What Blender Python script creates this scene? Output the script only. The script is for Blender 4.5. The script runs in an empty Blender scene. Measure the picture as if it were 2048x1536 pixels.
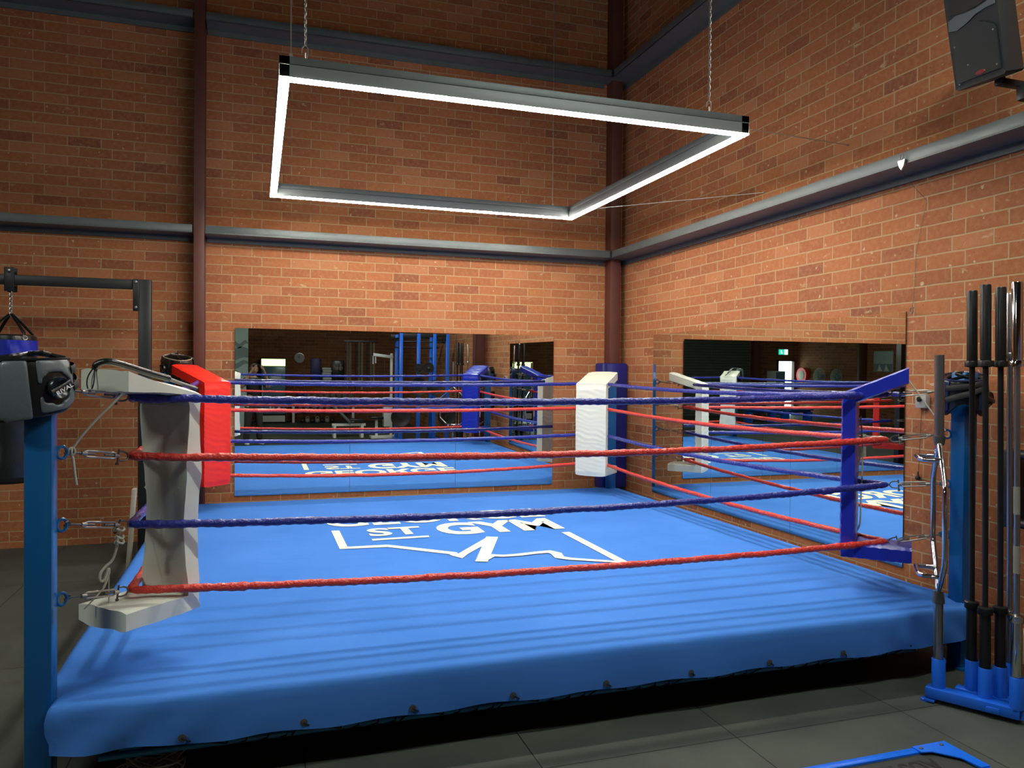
import bpy, bmesh, math, random
from mathutils import Vector, Matrix, noise, Euler
random.seed(7)
PI = math.pi
SC = bpy.context.scene
COL = SC.collection

# ------------------------------------------------------------------ camera
cam_data = bpy.data.cameras.new('camera')
cam_data.sensor_width = 36.0
cam_data.lens = 36.0 * 1550.45 / 2048.0
cam_data.clip_start = 0.02
cam = bpy.data.objects.new('camera', cam_data)
COL.objects.link(cam)
CAM = Vector((-4.2767, -8.6934, 1.7498))
c_x = Vector((0.9498, -0.3127, 0.0088)).normalized()
c_f = Vector((0.3128, 0.9497, -0.0134)).normalized()
c_u = c_x.cross(c_f)
cam.matrix_world = Matrix((
    (c_x.x, c_u.x, -c_f.x, CAM.x),
    (c_x.y, c_u.y, -c_f.y, CAM.y),
    (c_x.z, c_u.z, -c_f.z, CAM.z),
    (0, 0, 0, 1)))
SC.camera = cam

# ------------------------------------------------------------------ world and exposure
world = bpy.data.worlds.new('world')
SC.world = world
world.use_nodes = True
world.node_tree.nodes['Background'].inputs[0].default_value = (0.75, 0.86, 1.0, 1)
world.node_tree.nodes['Background'].inputs[1].default_value = 1.0
SC.view_settings.view_transform = 'Standard'
SC.view_settings.look = 'None'
SC.view_settings.gamma = 1.0
SC.view_settings.use_curve_mapping = False
SC.view_settings.exposure = 0.92
SC.cycles.use_denoising = True
SC.cycles.max_bounces = 12
SC.cycles.glossy_bounces = 8
SC.cycles.sample_clamp_indirect = 40.0

LED_POWER = 46.0      # emission of the square frame light over the ring
GYM_POWER = 66.0      # emission of the tube lights over the gym floor


GYM_LIGHTS = [(-1.5, -7.0, 4.9, 2.4, 0.12), (-8.2, -7.4, 4.9, 2.4, 0.12)]

# ------------------------------------------------------------------ materials
def sock(n, *names):
    for k in names:
        if k in n.inputs:
            return n.inputs[k]


def mat(name, col, rough=0.5, metal=0.0, var=0.0, vscale=8.0, bump=0.0, bscale=30.0, emit=None, estr=0.0, coat=0.0, spec=None):
    m = bpy.data.materials.new(name)
    m.use_nodes = True
    nt = m.node_tree
    b = nt.nodes['Principled BSDF']
    b.inputs['Base Color'].default_value = (*col, 1)
    b.inputs['Roughness'].default_value = rough
    b.inputs['Metallic'].default_value = metal
    if spec is not None:
        b.inputs['Specular IOR Level'].default_value = spec
    if coat:
        b.inputs['Coat Weight'].default_value = coat
        b.inputs['Coat Roughness'].default_value = 0.15
    if emit:
        b.inputs['Emission Color'].default_value = (*emit, 1)
        b.inputs['Emission Strength'].default_value = estr
    tc = None
    if var or bump:
        tc = nt.nodes.new('ShaderNodeTexCoord')
    if var:
        nz = nt.nodes.new('ShaderNodeTexNoise')
        nz.inputs['Scale'].default_value = vscale
        nz.inputs['Detail'].default_value = 5
        nt.links.new(tc.outputs['Object'], nz.inputs['Vector'])
        mx = nt.nodes.new('ShaderNodeMix')
        mx.data_type = 'RGBA'
        mx.inputs[6].default_value = (*[c * (1 - var) for c in col], 1)
        mx.inputs[7].default_value = (*[min(1, c * (1 + var)) for c in col], 1)
        nt.links.new(nz.outputs['Fac'], mx.inputs[0])
        nt.links.new(mx.outputs[2], b.inputs['Base Color'])
    if bump:
        n2 = nt.nodes.new('ShaderNodeTexNoise')
        n2.inputs['Scale'].default_value = bscale
        n2.inputs['Detail'].default_value = 4
        nt.links.new(tc.outputs['Object'], n2.inputs['Vector'])
        bp = nt.nodes.new('ShaderNodeBump')
        bp.inputs['Strength'].default_value = bump
        bp.inputs['Distance'].default_value = 0.01
        nt.links.new(n2.outputs['Fac'], bp.inputs['Height'])
        nt.links.new(bp.outputs['Normal'], b.inputs['Normal'])
    return m


def brick_mat(name, axis, phase, step=None, dull=1.0):
    """face brick in one-third bond, 300 x 100 module, raked cream joints"""
    m = bpy.data.materials.new(name)
    m.use_nodes = True
    nt = m.node_tree
    L = nt.links.new
    b = nt.nodes['Principled BSDF']
    tc = nt.nodes.new('ShaderNodeTexCoord')
    sp = nt.nodes.new('ShaderNodeSeparateXYZ')
    L(tc.outputs['Object'], sp.inputs[0])

    def mth(op, a, bb=None, c=None):
        n = nt.nodes.new('ShaderNodeMath')
        n.operation = op
        for i, v in enumerate((a, bb, c)):
            if v is None:
                continue
            if isinstance(v, (int, float)):
                n.inputs[i].default_value = v
            else:
                L(v, n.inputs[i])
        return n.outputs[0]
    if axis == 'x':
        u = mth('ADD', sp.outputs['X'], phase + 30.0)
        if step is not None:
            lt = mth('LESS_THAN', sp.outputs['X'], step[0])
            u = mth('SUBTRACT', u, mth('MULTIPLY', lt, step[1]))
    else:
        u = mth('ADD', mth('MULTIPLY', sp.outputs['Y'], -1.0), phase + 30.0)
    v = mth('ADD', sp.outputs['Z'], -0.065 + 10.0)
    # slight unevenness of the courses
    nz0 = nt.nodes.new('ShaderNodeTexNoise')
    nz0.inputs['Scale'].default_value = 5.0
    L(tc.outputs['Object'], nz0.inputs['Vector'])
    wob = mth('MULTIPLY', mth('SUBTRACT', nz0.outputs['Fac'], 0.5), 0.008)
    cb = nt.nodes.new('ShaderNodeCombineXYZ')
    L(mth('ADD', u, wob), cb.inputs[0])
    L(mth('ADD', v, wob), cb.inputs[1])
    br = nt.nodes.new('ShaderNodeTexBrick')
    br.offset = 0.6667
    br.offset_frequency = 2
    br.squash = 1.0
    L(cb.outputs[0], br.inputs['Vector'])
    br.inputs['Scale'].default_value = 1.0
    br.inputs['Brick Width'].default_value = 0.3
    br.inputs['Row Height'].default_value = 0.1
    br.inputs['Mortar Size'].default_value = 0.0058
    br.inputs['Mortar Smooth'].default_value = 0.25
    br.inputs['Bias'].default_value = 0.0
    br.inputs['Color1'].default_value = (0, 0, 0, 1)
    br.inputs['Color2'].default_value = (1, 1, 1, 1)
    br.inputs['Mortar'].default_value = (0.5, 0.5, 0.5, 1)
    ramp = nt.nodes.new('ShaderNodeValToRGB')
    cr = ramp.color_ramp
    cr.elements[0].position = 0.0
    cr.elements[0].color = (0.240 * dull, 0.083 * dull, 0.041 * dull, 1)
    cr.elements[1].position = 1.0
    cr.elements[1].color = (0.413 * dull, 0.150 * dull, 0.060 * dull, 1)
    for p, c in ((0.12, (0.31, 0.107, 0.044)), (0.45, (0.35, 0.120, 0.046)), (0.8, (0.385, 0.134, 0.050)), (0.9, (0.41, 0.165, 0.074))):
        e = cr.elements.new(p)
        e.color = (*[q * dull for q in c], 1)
    L(br.outputs['Color'], ramp.inputs[0])

    def noisemask(scale, lo, hi, detail=3.0, stretch=None):
        n = nt.nodes.new('ShaderNodeTexNoise')
        n.inputs['Scale'].default_value = scale
        n.inputs['Detail'].default_value = detail
        if stretch:
            mp = nt.nodes.new('ShaderNodeMapping')
            mp.inputs['Scale'].default_value = stretch
            L(tc.outputs['Object'], mp.inputs[0])
            L(mp.outputs[0], n.inputs['Vector'])
        else:
            L(tc.outputs['Object'], n.inputs['Vector'])
        mr = nt.nodes.new('ShaderNodeMapRange')
        mr.inputs['From Min'].default_value = lo
        mr.inputs['From Max'].default_value = hi
        mr.clamp = True
        L(n.outputs['Fac'], mr.inputs['Value'])
        return mr.outputs[0]

    def mix(f, a, bb):
        mx = nt.nodes.new('ShaderNodeMix')
        mx.data_type = 'RGBA'
        if isinstance(f, (int, float)):
            mx.inputs[0].default_value = f
        else:
            L(f, mx.inputs[0])
        for s, val in ((6, a), (7, bb)):
            if isinstance(val, tuple):
                mx.inputs[s].default_value = (*val, 1)
            else:
                L(val, mx.inputs[s])
        return mx.outputs[2]
    base = mix(mth('MULTIPLY', noisemask(26, 0.42, 0.68), 0.35), ramp.outputs[0], (0.467 * dull, 0.220 * dull, 0.100 * dull))
    base = mix(mth('MULTIPLY', noisemask(70, 0.66, 0.74, 2.0), 0.75), base, (0.093 * dull, 0.033 * dull, 0.023 * dull))
    # lime bloom on odd spots
    base = mix(mth('MULTIPLY', noisemask(7.0, 0.66, 0.74, 4.0, (1.0, 1.0, 2.2)), 0.75), base, (0.520 * dull, 0.387 * dull, 0.207 * dull))
    base = mix(mth('MULTIPLY', noisemask(22.0, 0.71, 0.76, 1.0), 0.8), base, (0.533 * dull, 0.427 * dull, 0.267 * dull))
    col = mix(br.outputs['Fac'], base, (0.440 * dull, 0.300 * dull, 0.153 * dull))
    L(col, b.inputs['Base Color'])
    b.inputs['Roughness'].default_value = 0.86
    b.inputs['Specular IOR Level'].default_value = 0.25
    h = mth('SUBTRACT', 1.0, br.outputs['Fac'])
    h = mth('ADD', h, mth('MULTIPLY', noisemask(60, 0.3, 0.7), 0.18))
    bp = nt.nodes.new('ShaderNodeBump')
    bp.inputs['Strength'].default_value = 0.9
    bp.inputs['Distance'].default_value = 0.006
    L(h, bp.inputs['Height'])
    L(bp.outputs['Normal'], b.inputs['Normal'])
    return m


def rubber_mat():
    m = bpy.data.materials.new('rubber_floor')
    m.use_nodes = True
    nt = m.node_tree
    L = nt.links.new
    b = nt.nodes['Principled BSDF']
    tc = nt.nodes.new('ShaderNodeTexCoord')
    mp = nt.nodes.new('ShaderNodeMapping')
    mp.inputs['Location'].default_value = (0.065, -0.5, 0)
    L(tc.outputs['Object'], mp.inputs[0])
    br = nt.nodes.new('ShaderNodeTexBrick')
    br.offset = 0.0
    br.inputs['Scale'].default_value = 1.0
    br.inputs['Brick Width'].default_value = 1.0
    br.inputs['Row Height'].default_value = 2.0
    br.inputs['Mortar Size'].default_value = 0.0035
    br.inputs['Mortar Smooth'].default_value = 0.2
    br.inputs['Color1'].default_value = (0.058, 0.066, 0.056, 1)
    br.inputs['Color2'].default_value = (0.066, 0.074, 0.062, 1)
    br.inputs['Mortar'].default_value = (0.006, 0.006, 0.006, 1)
    L(mp.outputs[0], br.inputs['Vector'])
    n = nt.nodes.new('ShaderNodeTexNoise')
    n.inputs['Scale'].default_value = 2.2
    n.inputs['Detail'].default_value = 8
    L(tc.outputs['Object'], n.inputs['Vector'])
    mx = nt.nodes.new('ShaderNodeMix')
    mx.data_type = 'RGBA'
    mx.blend_type = 'MULTIPLY'
    mx.inputs[0].default_value = 1.0
    rp = nt.nodes.new('ShaderNodeValToRGB')
    rp.color_ramp.elements[0].position = 0.3
    rp.color_ramp.elements[0].color = (0.78, 0.78, 0.78, 1)
    rp.color_ramp.elements[1].position = 0.75
    rp.color_ramp.elements[1].color = (1.25, 1.25, 1.2, 1)
    L(n.outputs['Fac'], rp.inputs[0])
    L(br.outputs['Color'], mx.inputs[6])
    L(rp.outputs[0], mx.inputs[7])
    L(mx.outputs[2], b.inputs['Base Color'])
    b.inputs['Roughness'].default_value = 0.62
    b.inputs['Specular IOR Level'].default_value = 0.35
    n2 = nt.nodes.new('ShaderNodeTexNoise')
    n2.inputs['Scale'].default_value = 160
    L(tc.outputs['Object'], n2.inputs['Vector'])
    bp = nt.nodes.new('ShaderNodeBump')
    bp.inputs['Strength'].default_value = 0.25
    bp.inputs['Distance'].default_value = 0.003
    L(n2.outputs['Fac'], bp.inputs['Height'])
    L(bp.outputs['Normal'], b.inputs['Normal'])
    return m


def canvas_mat():
    m = bpy.data.materials.new('blue_canvas')
    m.use_nodes = True
    nt = m.node_tree
    L = nt.links.new
    b = nt.nodes['Principled BSDF']
    tc = nt.nodes.new('ShaderNodeTexCoord')
    n = nt.nodes.new('ShaderNodeTexNoise')
    n.inputs['Scale'].default_value = 1.6
    n.inputs['Detail'].default_value = 7
    L(tc.outputs['Object'], n.inputs['Vector'])
    rp = nt.nodes.new('ShaderNodeValToRGB')
    rp.color_ramp.elements[0].position = 0.3
    rp.color_ramp.elements[0].color = (0.056, 0.205, 0.64, 1)
    rp.color_ramp.elements[1].position = 0.72
    rp.color_ramp.elements[1].color = (0.074, 0.240, 0.72, 1)
    L(n.outputs['Fac'], rp.inputs[0])
    L(rp.outputs[0], b.inputs['Base Color'])
    b.inputs['Roughness'].default_value = 0.9
    b.inputs['Specular IOR Level'].default_value = 0.06
    n2 = nt.nodes.new('ShaderNodeTexNoise')
    n2.inputs['Scale'].default_value = 3.0
    n2.inputs['Detail'].default_value = 3
    mp = nt.nodes.new('ShaderNodeMapping')
    mp.inputs['Scale'].default_value = (1.0, 2.2, 1.0)
    L(tc.outputs['Object'], mp.inputs[0])
    L(mp.outputs[0], n2.inputs['Vector'])
    bp = nt.nodes.new('ShaderNodeBump')
    bp.inputs['Strength'].default_value = 0.35
    bp.inputs['Distance'].default_value = 0.02
    L(n2.outputs['Fac'], bp.inputs['Height'])
    L(bp.outputs['Normal'], b.inputs['Normal'])
    return m


M = {}
M['brick_north'] = brick_mat('brick_north', 'x', 0.729, (-4.86, 0.065))
M['brick_east'] = brick_mat('brick_east', 'y', -0.599)
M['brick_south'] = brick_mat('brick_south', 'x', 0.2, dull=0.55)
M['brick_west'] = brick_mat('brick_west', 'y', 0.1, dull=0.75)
M['rubber'] = rubber_mat()
M['canvas'] = canvas_mat()
M['ceiling'] = mat('ceiling_sheet', (0.05, 0.045, 0.04), 0.8)
M['column_paint'] = mat('red_oxide_paint', (0.11, 0.034, 0.022), 0.5, var=0.12, vscale=4)
M['galv'] = mat('galvanised_steel', (0.12, 0.140, 0.137), 0.5, 0.35, var=0.18, vscale=9, bump=0.1, bscale=40)
M['housing'] = mat('grey_light_housing', (0.20, 0.22, 0.22), 0.5, 0.2)
M['post_blue'] = mat('blue_enamel_paint', (0.004, 0.11, 0.33), 0.32, 0.0, var=0.10, vscale=3, coat=0.3)
M['rail_blue'] = mat('sky_blue_enamel_paint', (0.02, 0.22, 0.42), 0.3, coat=0.3)
M['holder_blue'] = mat('bright_blue_powder_coat', (0.008, 0.13, 0.72), 0.35, coat=0.3)
M['black_steel'] = mat('black_powder_coat', (0.012, 0.013, 0.014), 0.4, bump=0.03, bscale=200)
M['under'] = mat('dark_timber_deck', (0.02, 0.017, 0.014), 0.8)
M['white_vinyl'] = mat('white_vinyl', (0.80, 0.82, 0.70), 0.45, var=0.05, vscale=5, bump=0.22, bscale=9, coat=0.2)
M['red_vinyl'] = mat('red_vinyl', (0.86, 0.022, 0.010), 0.45, var=0.08, vscale=5, bump=0.25, bscale=9, coat=0.2)
M['blue_vinyl'] = mat('royal_blue_vinyl', (0.012, 0.026, 0.40), 0.34, var=0.08, vscale=5, bump=0.25, bscale=9, coat=0.2)
M['navy_vinyl'] = mat('navy_vinyl', (0.008, 0.014, 0.16), 0.4, bump=0.2, bscale=9)
M['red_tape'] = mat('red_rope_tape', (0.74, 0.045, 0.028), 0.3, var=0.15, vscale=30, bump=1.0, bscale=80, coat=0.35)
M['blue_tape'] = mat('blue_rope_tape', (0.016, 0.028, 0.30), 0.28, var=0.15, vscale=30, bump=1.0, bscale=80, coat=0.4)
M['zinc'] = mat('zinc_plated_steel', (0.42, 0.41, 0.37), 0.38, 0.85, bump=0.08, bscale=90)
M['dark_zinc'] = mat('dull_steel', (0.16, 0.155, 0.14), 0.45, 0.8)
M['chrome'] = mat('chrome', (0.72, 0.72, 0.73), 0.10, 1.0)
M['steel_bar'] = mat('satin_steel', (0.40, 0.40, 0.39), 0.28, 0.95, bump=0.05, bscale=200)
M['black_bar'] = mat('black_oxide_steel', (0.022, 0.023, 0.023), 0.34, 0.5)
M['cord'] = mat('cream_cord', (0.56, 0.55, 0.43), 0.8, bump=0.3, bscale=300)
M['black_cord'] = mat('black_cord', (0.012, 0.012, 0.013), 0.7)
M['logo'] = mat('cream_print', (0.80, 0.84, 0.70), 0.6)
M['white_letter'] = mat('white_print', (0.82, 0.82, 0.80), 0.5)
M['black_leather'] = mat('black_leather', (0.010, 0.012, 0.013), 0.30, var=0.2, bump=0.15, bscale=60, coat=0.25)
M['grey_leather'] = mat('grey_leather', (0.13, 0.16, 0.17), 0.36, var=0.08, bump=0.12, bscale=60, coat=0.15)
M['brown_leather'] = mat('dark_brown_leather', (0.035, 0.022, 0.016), 0.35, bump=0.15, bscale=60, coat=0.2)
M['navy_leather'] = mat('navy_leather', (0.012, 0.022, 0.075), 0.35, bump=0.15, bscale=60, coat=0.25)
M['tan'] = mat('tan_leather', (0.40, 0.33, 0.22), 0.5)
M['grey_web'] = mat('grey_webbing', (0.25, 0.25, 0.21), 0.7)
M['speaker_case'] = mat('black_speaker_plastic', (0.018, 0.020, 0.022), 0.5, bump=0.1, bscale=250)
M['speaker_grille'] = mat('dark_speaker_grille', (0.022, 0.026, 0.026), 0.42, 0.3)
M['speaker_horn'] = mat('grey_speaker_horn', (0.11, 0.12, 0.12), 0.35)
M['red_badge'] = mat('red_badge', (0.20, 0.01, 0.015), 0.4)
M['grey_box'] = mat('grey_plastic', (0.36, 0.35, 0.33), 0.5)
M['black_plastic'] = mat('black_plastic', (0.012, 0.012, 0.012), 0.45)
M['cream_plastic'] = mat('cream_plastic', (0.62, 0.60, 0.42), 0.5)
M['timber'] = mat('pale_timber', (0.36, 0.33, 0.24), 0.7, var=0.2, vscale=12)
M['rubber_insert'] = mat('black_rubber_insert', (0.030, 0.033, 0.028), 0.7, bump=0.2, bscale=200)
M['rubber_letter'] = mat('embossed_dark_rubber', (0.008, 0.008, 0.008), 0.6)
M['azure'] = mat('azure_powder_coat', (0.0, 0.15, 0.85), 0.4, coat=0.3)
M['edge'] = mat('mirror_edge', (0.02, 0.03, 0.03), 0.4)
M['mint_wall'] = mat('mint_wall_paint', (0.42, 0.56, 0.50), 0.7)
M['mint_grey'] = mat('grey_mural_paint', (0.20, 0.28, 0.26), 0.7)
M['white_paint'] = mat('white_paint', (0.70, 0.72, 0.68), 0.5)
M['shutter'] = mat('dark_green_shutter', (0.10, 0.125, 0.10), 0.55)
M['purple_rubber'] = mat('purple_rubber', (0.03, 0.03, 0.20), 0.5)
M['skin'] = mat('skin', (0.48, 0.27, 0.18), 0.55)
M['hair'] = mat('brown_hair', (0.12, 0.075, 0.045), 0.7, bump=0.5, bscale=60)
M['shirt'] = mat('black_cotton', (0.010, 0.010, 0.011), 0.85, bump=0.2, bscale=30)
M['trousers'] = mat('charcoal_cotton', (0.028, 0.028, 0.027), 0.85, bump=0.2, bscale=25)
M['shoe'] = mat('grey_white_shoe', (0.55, 0.56, 0.55), 0.6)
M['phone'] = mat('black_phone', (0.008, 0.008, 0.009), 0.2)
M['fridge_blue'] = mat('blue_fridge_door', (0.10, 0.20, 0.26), 0.2, coat=0.4)
M['fridge_sign'] = mat('lit_fridge_sign', (0.6, 0.8, 0.3), 0.5, emit=(0.75, 1.0, 0.35), estr=1.6)
M['door_glow'] = mat('daylight_door_glass', (0.7, 0.8, 0.8), 0.3, emit=(0.72, 0.95, 1.0), estr=2.2)
M['exit_green'] = mat('exit_sign_green', (0.0, 0.22, 0.14), 0.4, emit=(0.02, 0.55, 0.36), estr=1.0)
M['exit_white'] = mat('exit_sign_white', (0.7, 0.8, 0.75), 0.4, emit=(0.75, 1.0, 0.9), estr=1.1)
M['clock_face'] = mat('grey_clock_face', (0.35, 0.35, 0.33), 0.5)
M['led'] = mat('led_diffuser', (0.9, 0.9, 0.85), 0.5, emit=(1.0, 0.94, 0.85), estr=LED_POWER)
M['gym_led'] = mat('gym_light_diffuser', (0.9, 0.9, 0.9), 0.5, emit=(0.95, 1.0, 0.93), estr=GYM_POWER)

mm = bpy.data.materials.new('mirror_glass')
mm.use_nodes = True
_nt = mm.node_tree
_b = _nt.nodes['Principled BSDF']
_b.inputs['Base Color'].default_value = (0.80, 0.86, 0.83, 1)
_b.inputs['Metallic'].default_value = 1.0
_b.inputs['Roughness'].default_value = 0.0
M['mirror'] = mm

# ------------------------------------------------------------------ geometry helpers
class G:
    def __init__(s):
        s.bm = bmesh.new()

    def box(s, c, d, rot=None, bev=0.0, seg=2):
        r = bmesh.ops.create_cube(s.bm, size=1.0)
        vs = r['verts']
        mt = Matrix.Translation(Vector(c)) @ (rot.to_4x4() if rot is not None else Matrix.Identity(4)) @ Matrix.Diagonal((*d, 1))
        bmesh.ops.transform(s.bm, matrix=mt, verts=vs)
        if bev > 0:
            es = list({e for v in vs for e in v.link_edges})
            bmesh.ops.bevel(s.bm, geom=es, offset=bev, segments=seg, affect='EDGES', profile=0.5)
        return s

    def tube(s, pts, r, n=10, closed=False, cap=True, up=None):
        pts = [Vector(p) for p in pts]
        k = len(pts)
        rf = r if callable(r) else (lambda i: r)
        tans = []
        for i in range(k):
            if closed:
                t = pts[(i + 1) % k] - pts[i - 1]
            else:
                t = pts[min(i + 1, k - 1)] - pts[max(i - 1, 0)]
            tans.append(t.normalized())
        a = Vector((0, 0, 1)) if abs(tans[0].z) < 0.9 else Vector((1, 0, 0))
        if up is not None:
            a = Vector(up)
        nrm = (a - tans[0] * a.dot(tans[0])).normalized()
        rings = []
        for i in range(k):
            nrm = (nrm - tans[i] * nrm.dot(tans[i])).normalized()
            bn = tans[i].cross(nrm)
            ring = []
            for j in range(n):
                q = rf(i)
                if isinstance(q, tuple):
                    ra, rb = q
                else:
                    ra = rb = q
                an = 2 * PI * j / n
                ring.append(s.bm.verts.new(pts[i] + nrm * math.cos(an) * ra + bn * math.sin(an) * rb))
            rings.append(ring)
        m_ = k if closed else k - 1
        for i in range(m_):
            A, Bq = rings[i], rings[(i + 1) % k]
            for j in range(n):
                s.bm.faces.new((A[j], A[(j + 1) % n], Bq[(j + 1) % n], Bq[j]))
        if cap and not closed:
            s.bm.faces.new(rings[0][::-1])
            s.bm.faces.new(rings[-1])
        return s

    def cyl(s, p0, p1, r, n=16, r2=None):
        p0 = Vector(p0)
        p1 = Vector(p1)
        r2 = r if r2 is None else r2
        return s.tube([p0, p1], lambda i: (r, r2)[i] if not isinstance(r, tuple) else r, n)

    def lathe(s, prof, c, n=24, axis='z', rot=None):
        """prof: list of (r, h)"""
        rings = []
        c = Vector(c)
        for r, h in prof:
            ring = []
            for j in range(n):
                a = 2 * PI * j / n
                if axis == 'z':
                    v = Vector((r * math.cos(a), r * math.sin(a), h))
                elif axis == 'y':
                    v = Vector((r * math.cos(a), h, r * math.sin(a)))
                else:
                    v = Vector((h, r * math.cos(a), r * math.sin(a)))
                if rot is not None:
                    v = rot @ v
                ring.append(s.bm.verts.new(c + v))
            rings.append(ring)
        for A, Bq in zip(rings, rings[1:]):
            for j in range(n):
                s.bm.faces.new((A[j], A[(j + 1) % n], Bq[(j + 1) % n], Bq[j]))
        s.bm.faces.new(rings[0][::-1])
        s.bm.faces.new(rings[-1])
        return s

    def prism(s, poly, vec):
        """poly: 3D points, extruded by vec"""
        vec = Vector(vec)
        a = [s.bm.verts.new(Vector(p)) for p in poly]
        b = [s.bm.verts.new(Vector(p) + vec) for p in poly]
        s.bm.faces.new(a[::-1])
        s.bm.faces.new(b)
        k = len(a)
        for i in range(k):
            s.bm.faces.new((a[i], a[(i + 1) % k], b[(i + 1) % k], b[i]))
        return s

    def sphere(s, c, r, seg=16, ring=10, scale=(1, 1, 1), rot=None):
        q = bmesh.ops.create_uvsphere(s.bm, u_segments=seg, v_segments=ring, radius=r)
        mt = Matrix.Translation(Vector(c)) @ (rot.to_4x4() if rot is not None else Matrix.Identity(4)) @ Matrix.Diagonal((*scale, 1))
        bmesh.ops.transform(s.bm, matrix=mt, verts=q['verts'])
        return s


def origin_of(p):
    o = Vector((0, 0, 0))
    while p is not None:
        o += p.location
        p = p.parent
    return o


def put(name, g, m, parent=None, loc=None, smooth=True, ang=40):
    """link a builder as ONE mesh object; vertices were built in world space"""
    bm = g.bm if isinstance(g, G) else g
    bmesh.ops.recalc_face_normals(bm, faces=bm.faces)
    me = bpy.data.meshes.new(name)
    o = bpy.data.objects.new(name, me)
    COL.objects.link(o)
    base = origin_of(parent)
    if loc is not None:
        l = Vector(loc) - base
        o.location = l
        base = base + l
    if base.length > 0:
        bmesh.ops.translate(bm, verts=bm.verts, vec=-base)
    bm.to_mesh(me)
    bm.free()
    if isinstance(m, str):
        m = M[m]
    me.materials.append(m)
    if smooth:
        me.polygons.foreach_set('use_smooth', [True] * len(me.polygons))
        me.set_sharp_from_angle(angle=math.radians(ang))
    if parent is not None:
        o.parent = parent
    return o


def tag(o, label, cat, group=None, kind=None):
    if label:
        o['label'] = label
    if cat:
        o['category'] = cat
    if group:
        o['group'] = group
    if kind:
        o['kind'] = kind
    return o


def thing(name, loc, label, cat, group=None):
    o = bpy.data.objects.new(name, None)
    o.empty_display_size = 0.1
    COL.objects.link(o)
    o.location = loc
    return tag(o, label, cat, group)


def struct(name, g, m, ang=40):
    o = put(name, g, m, ang=ang)
    o['kind'] = 'structure'
    return o


def copy_tree(o, loc=None, label=None, parent=None):
    c = o.copy()
    COL.objects.link(c)
    if parent is not None:
        c.parent = parent
    if loc is not None:
        c.location = loc
    if label:
        c['label'] = label
    for ch in list(o.children):
        copy_tree(ch, parent=c)
    return c


def text_mesh(txt, size_box, mt, parent, name, fn, bold=0.02, thick=0.0, label=None, flip=False):
    """letters fitted into a box; fn maps (u in 0..1, v in 0..1) to world"""
    cu = bpy.data.curves.new(name, 'FONT')
    cu.body = txt
    cu.size = 1.0
    cu.offset = bold
    cu.resolution_u = 4
    ob = bpy.data.objects.new(name + '_tmp', cu)
    COL.objects.link(ob)
    bpy.context.view_layer.update()
    me = bpy.data.meshes.new_from_object(ob.evaluated_get(bpy.context.evaluated_depsgraph_get()))
    bpy.data.objects.remove(ob)
    bpy.data.curves.remove(cu)
    xs = [v.co.x for v in me.vertices]
    ys = [v.co.y for v in me.vertices]
    x0, x1, y0, y1 = min(xs), max(xs), min(ys), max(ys)
    base = origin_of(parent)
    for v in me.vertices:
        v.co = Vector(fn((v.co.x - x0) / (x1 - x0), (v.co.y - y0) / (y1 - y0))) - base
    me.materials.clear()
    me.materials.append(M[mt])
    o = bpy.data.objects.new(name, me)
    COL.objects.link(o)
    o.parent = parent
    if label:
        o['label'] = label
    return o


def nz(p, s=1.0):
    return noise.noise(Vector(p) * s)


# ------------------------------------------------------------------ room shell
W, D, H = 14.9, 15.5, 6.4
struct('floor', G().box((-W / 2, -D / 2, -0.05), (W + 0.4, D + 0.4, 0.1)), 'rubber')
gc = G().box((-W / 2, -D / 2, H + 0.05), (W + 0.4, D + 0.4, 0.1))
for i in range(18):
    gc.box((-W / 2, -0.6 - i * 0.85, H - 0.05), (W, 0.08, 0.12))
struct('ceiling', gc, 'ceiling')
struct('wall_north', G().box((-W / 2, 0.1, H / 2), (W + 0.4, 0.2, H)), 'brick_north')
struct('wall_east', G().box((0.1, -D / 2, H / 2), (0.2, D, H)), 'brick_east')
# south wall with the narrow daylight door (x -14.72..-14.02)
gw = G()
gw.box((-14.02 / 2, -D - 0.1, H / 2), (14.02, 0.2, H))
gw.box((-(14.72 + W + 0.2) / 2, -D - 0.1, H / 2), (W + 0.2 - 14.72, 0.2, H))
gw.box((-14.37, -D - 0.1, (H + 2.0) / 2), (0.7, 0.2, H - 2.0))
struct('wall_south', gw, 'brick_south')
struct('wall_west', G().box((-W - 0.1, -D / 2, H / 2), (0.2, D, H)), 'brick_west')
struct('door_1', G().box((-14.37, -D - 0.10, 1.0), (0.7, 0.04, 2.0)), 'door_glow')
df = G()
for xx in (-14.0, -14.74):
    df.box((xx, -D + 0.02, 1.02), (0.06, 0.10, 2.06), bev=0.004)
df.box((-14.37, -D + 0.02, 2.03), (0.8, 0.10, 0.06), bev=0.004)
struct('trim_1', df, 'column_paint')
# roller shutter in the south wall
sh = G()
for i in range(27):
    z = 0.05 + i * 0.1
    sh.prism([(-12.75, -D + 0.015, z - 0.05), (-12.75, -D + 0.055, z - 0.045), (-12.75, -D + 0.075, z - 0.01), (-12.75, -D + 0.02, z + 0.048), (-12.75, -D + 0.005, z + 0.05)], (2.95, 0, 0))
struct('door_2', sh, 'shutter')

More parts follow.
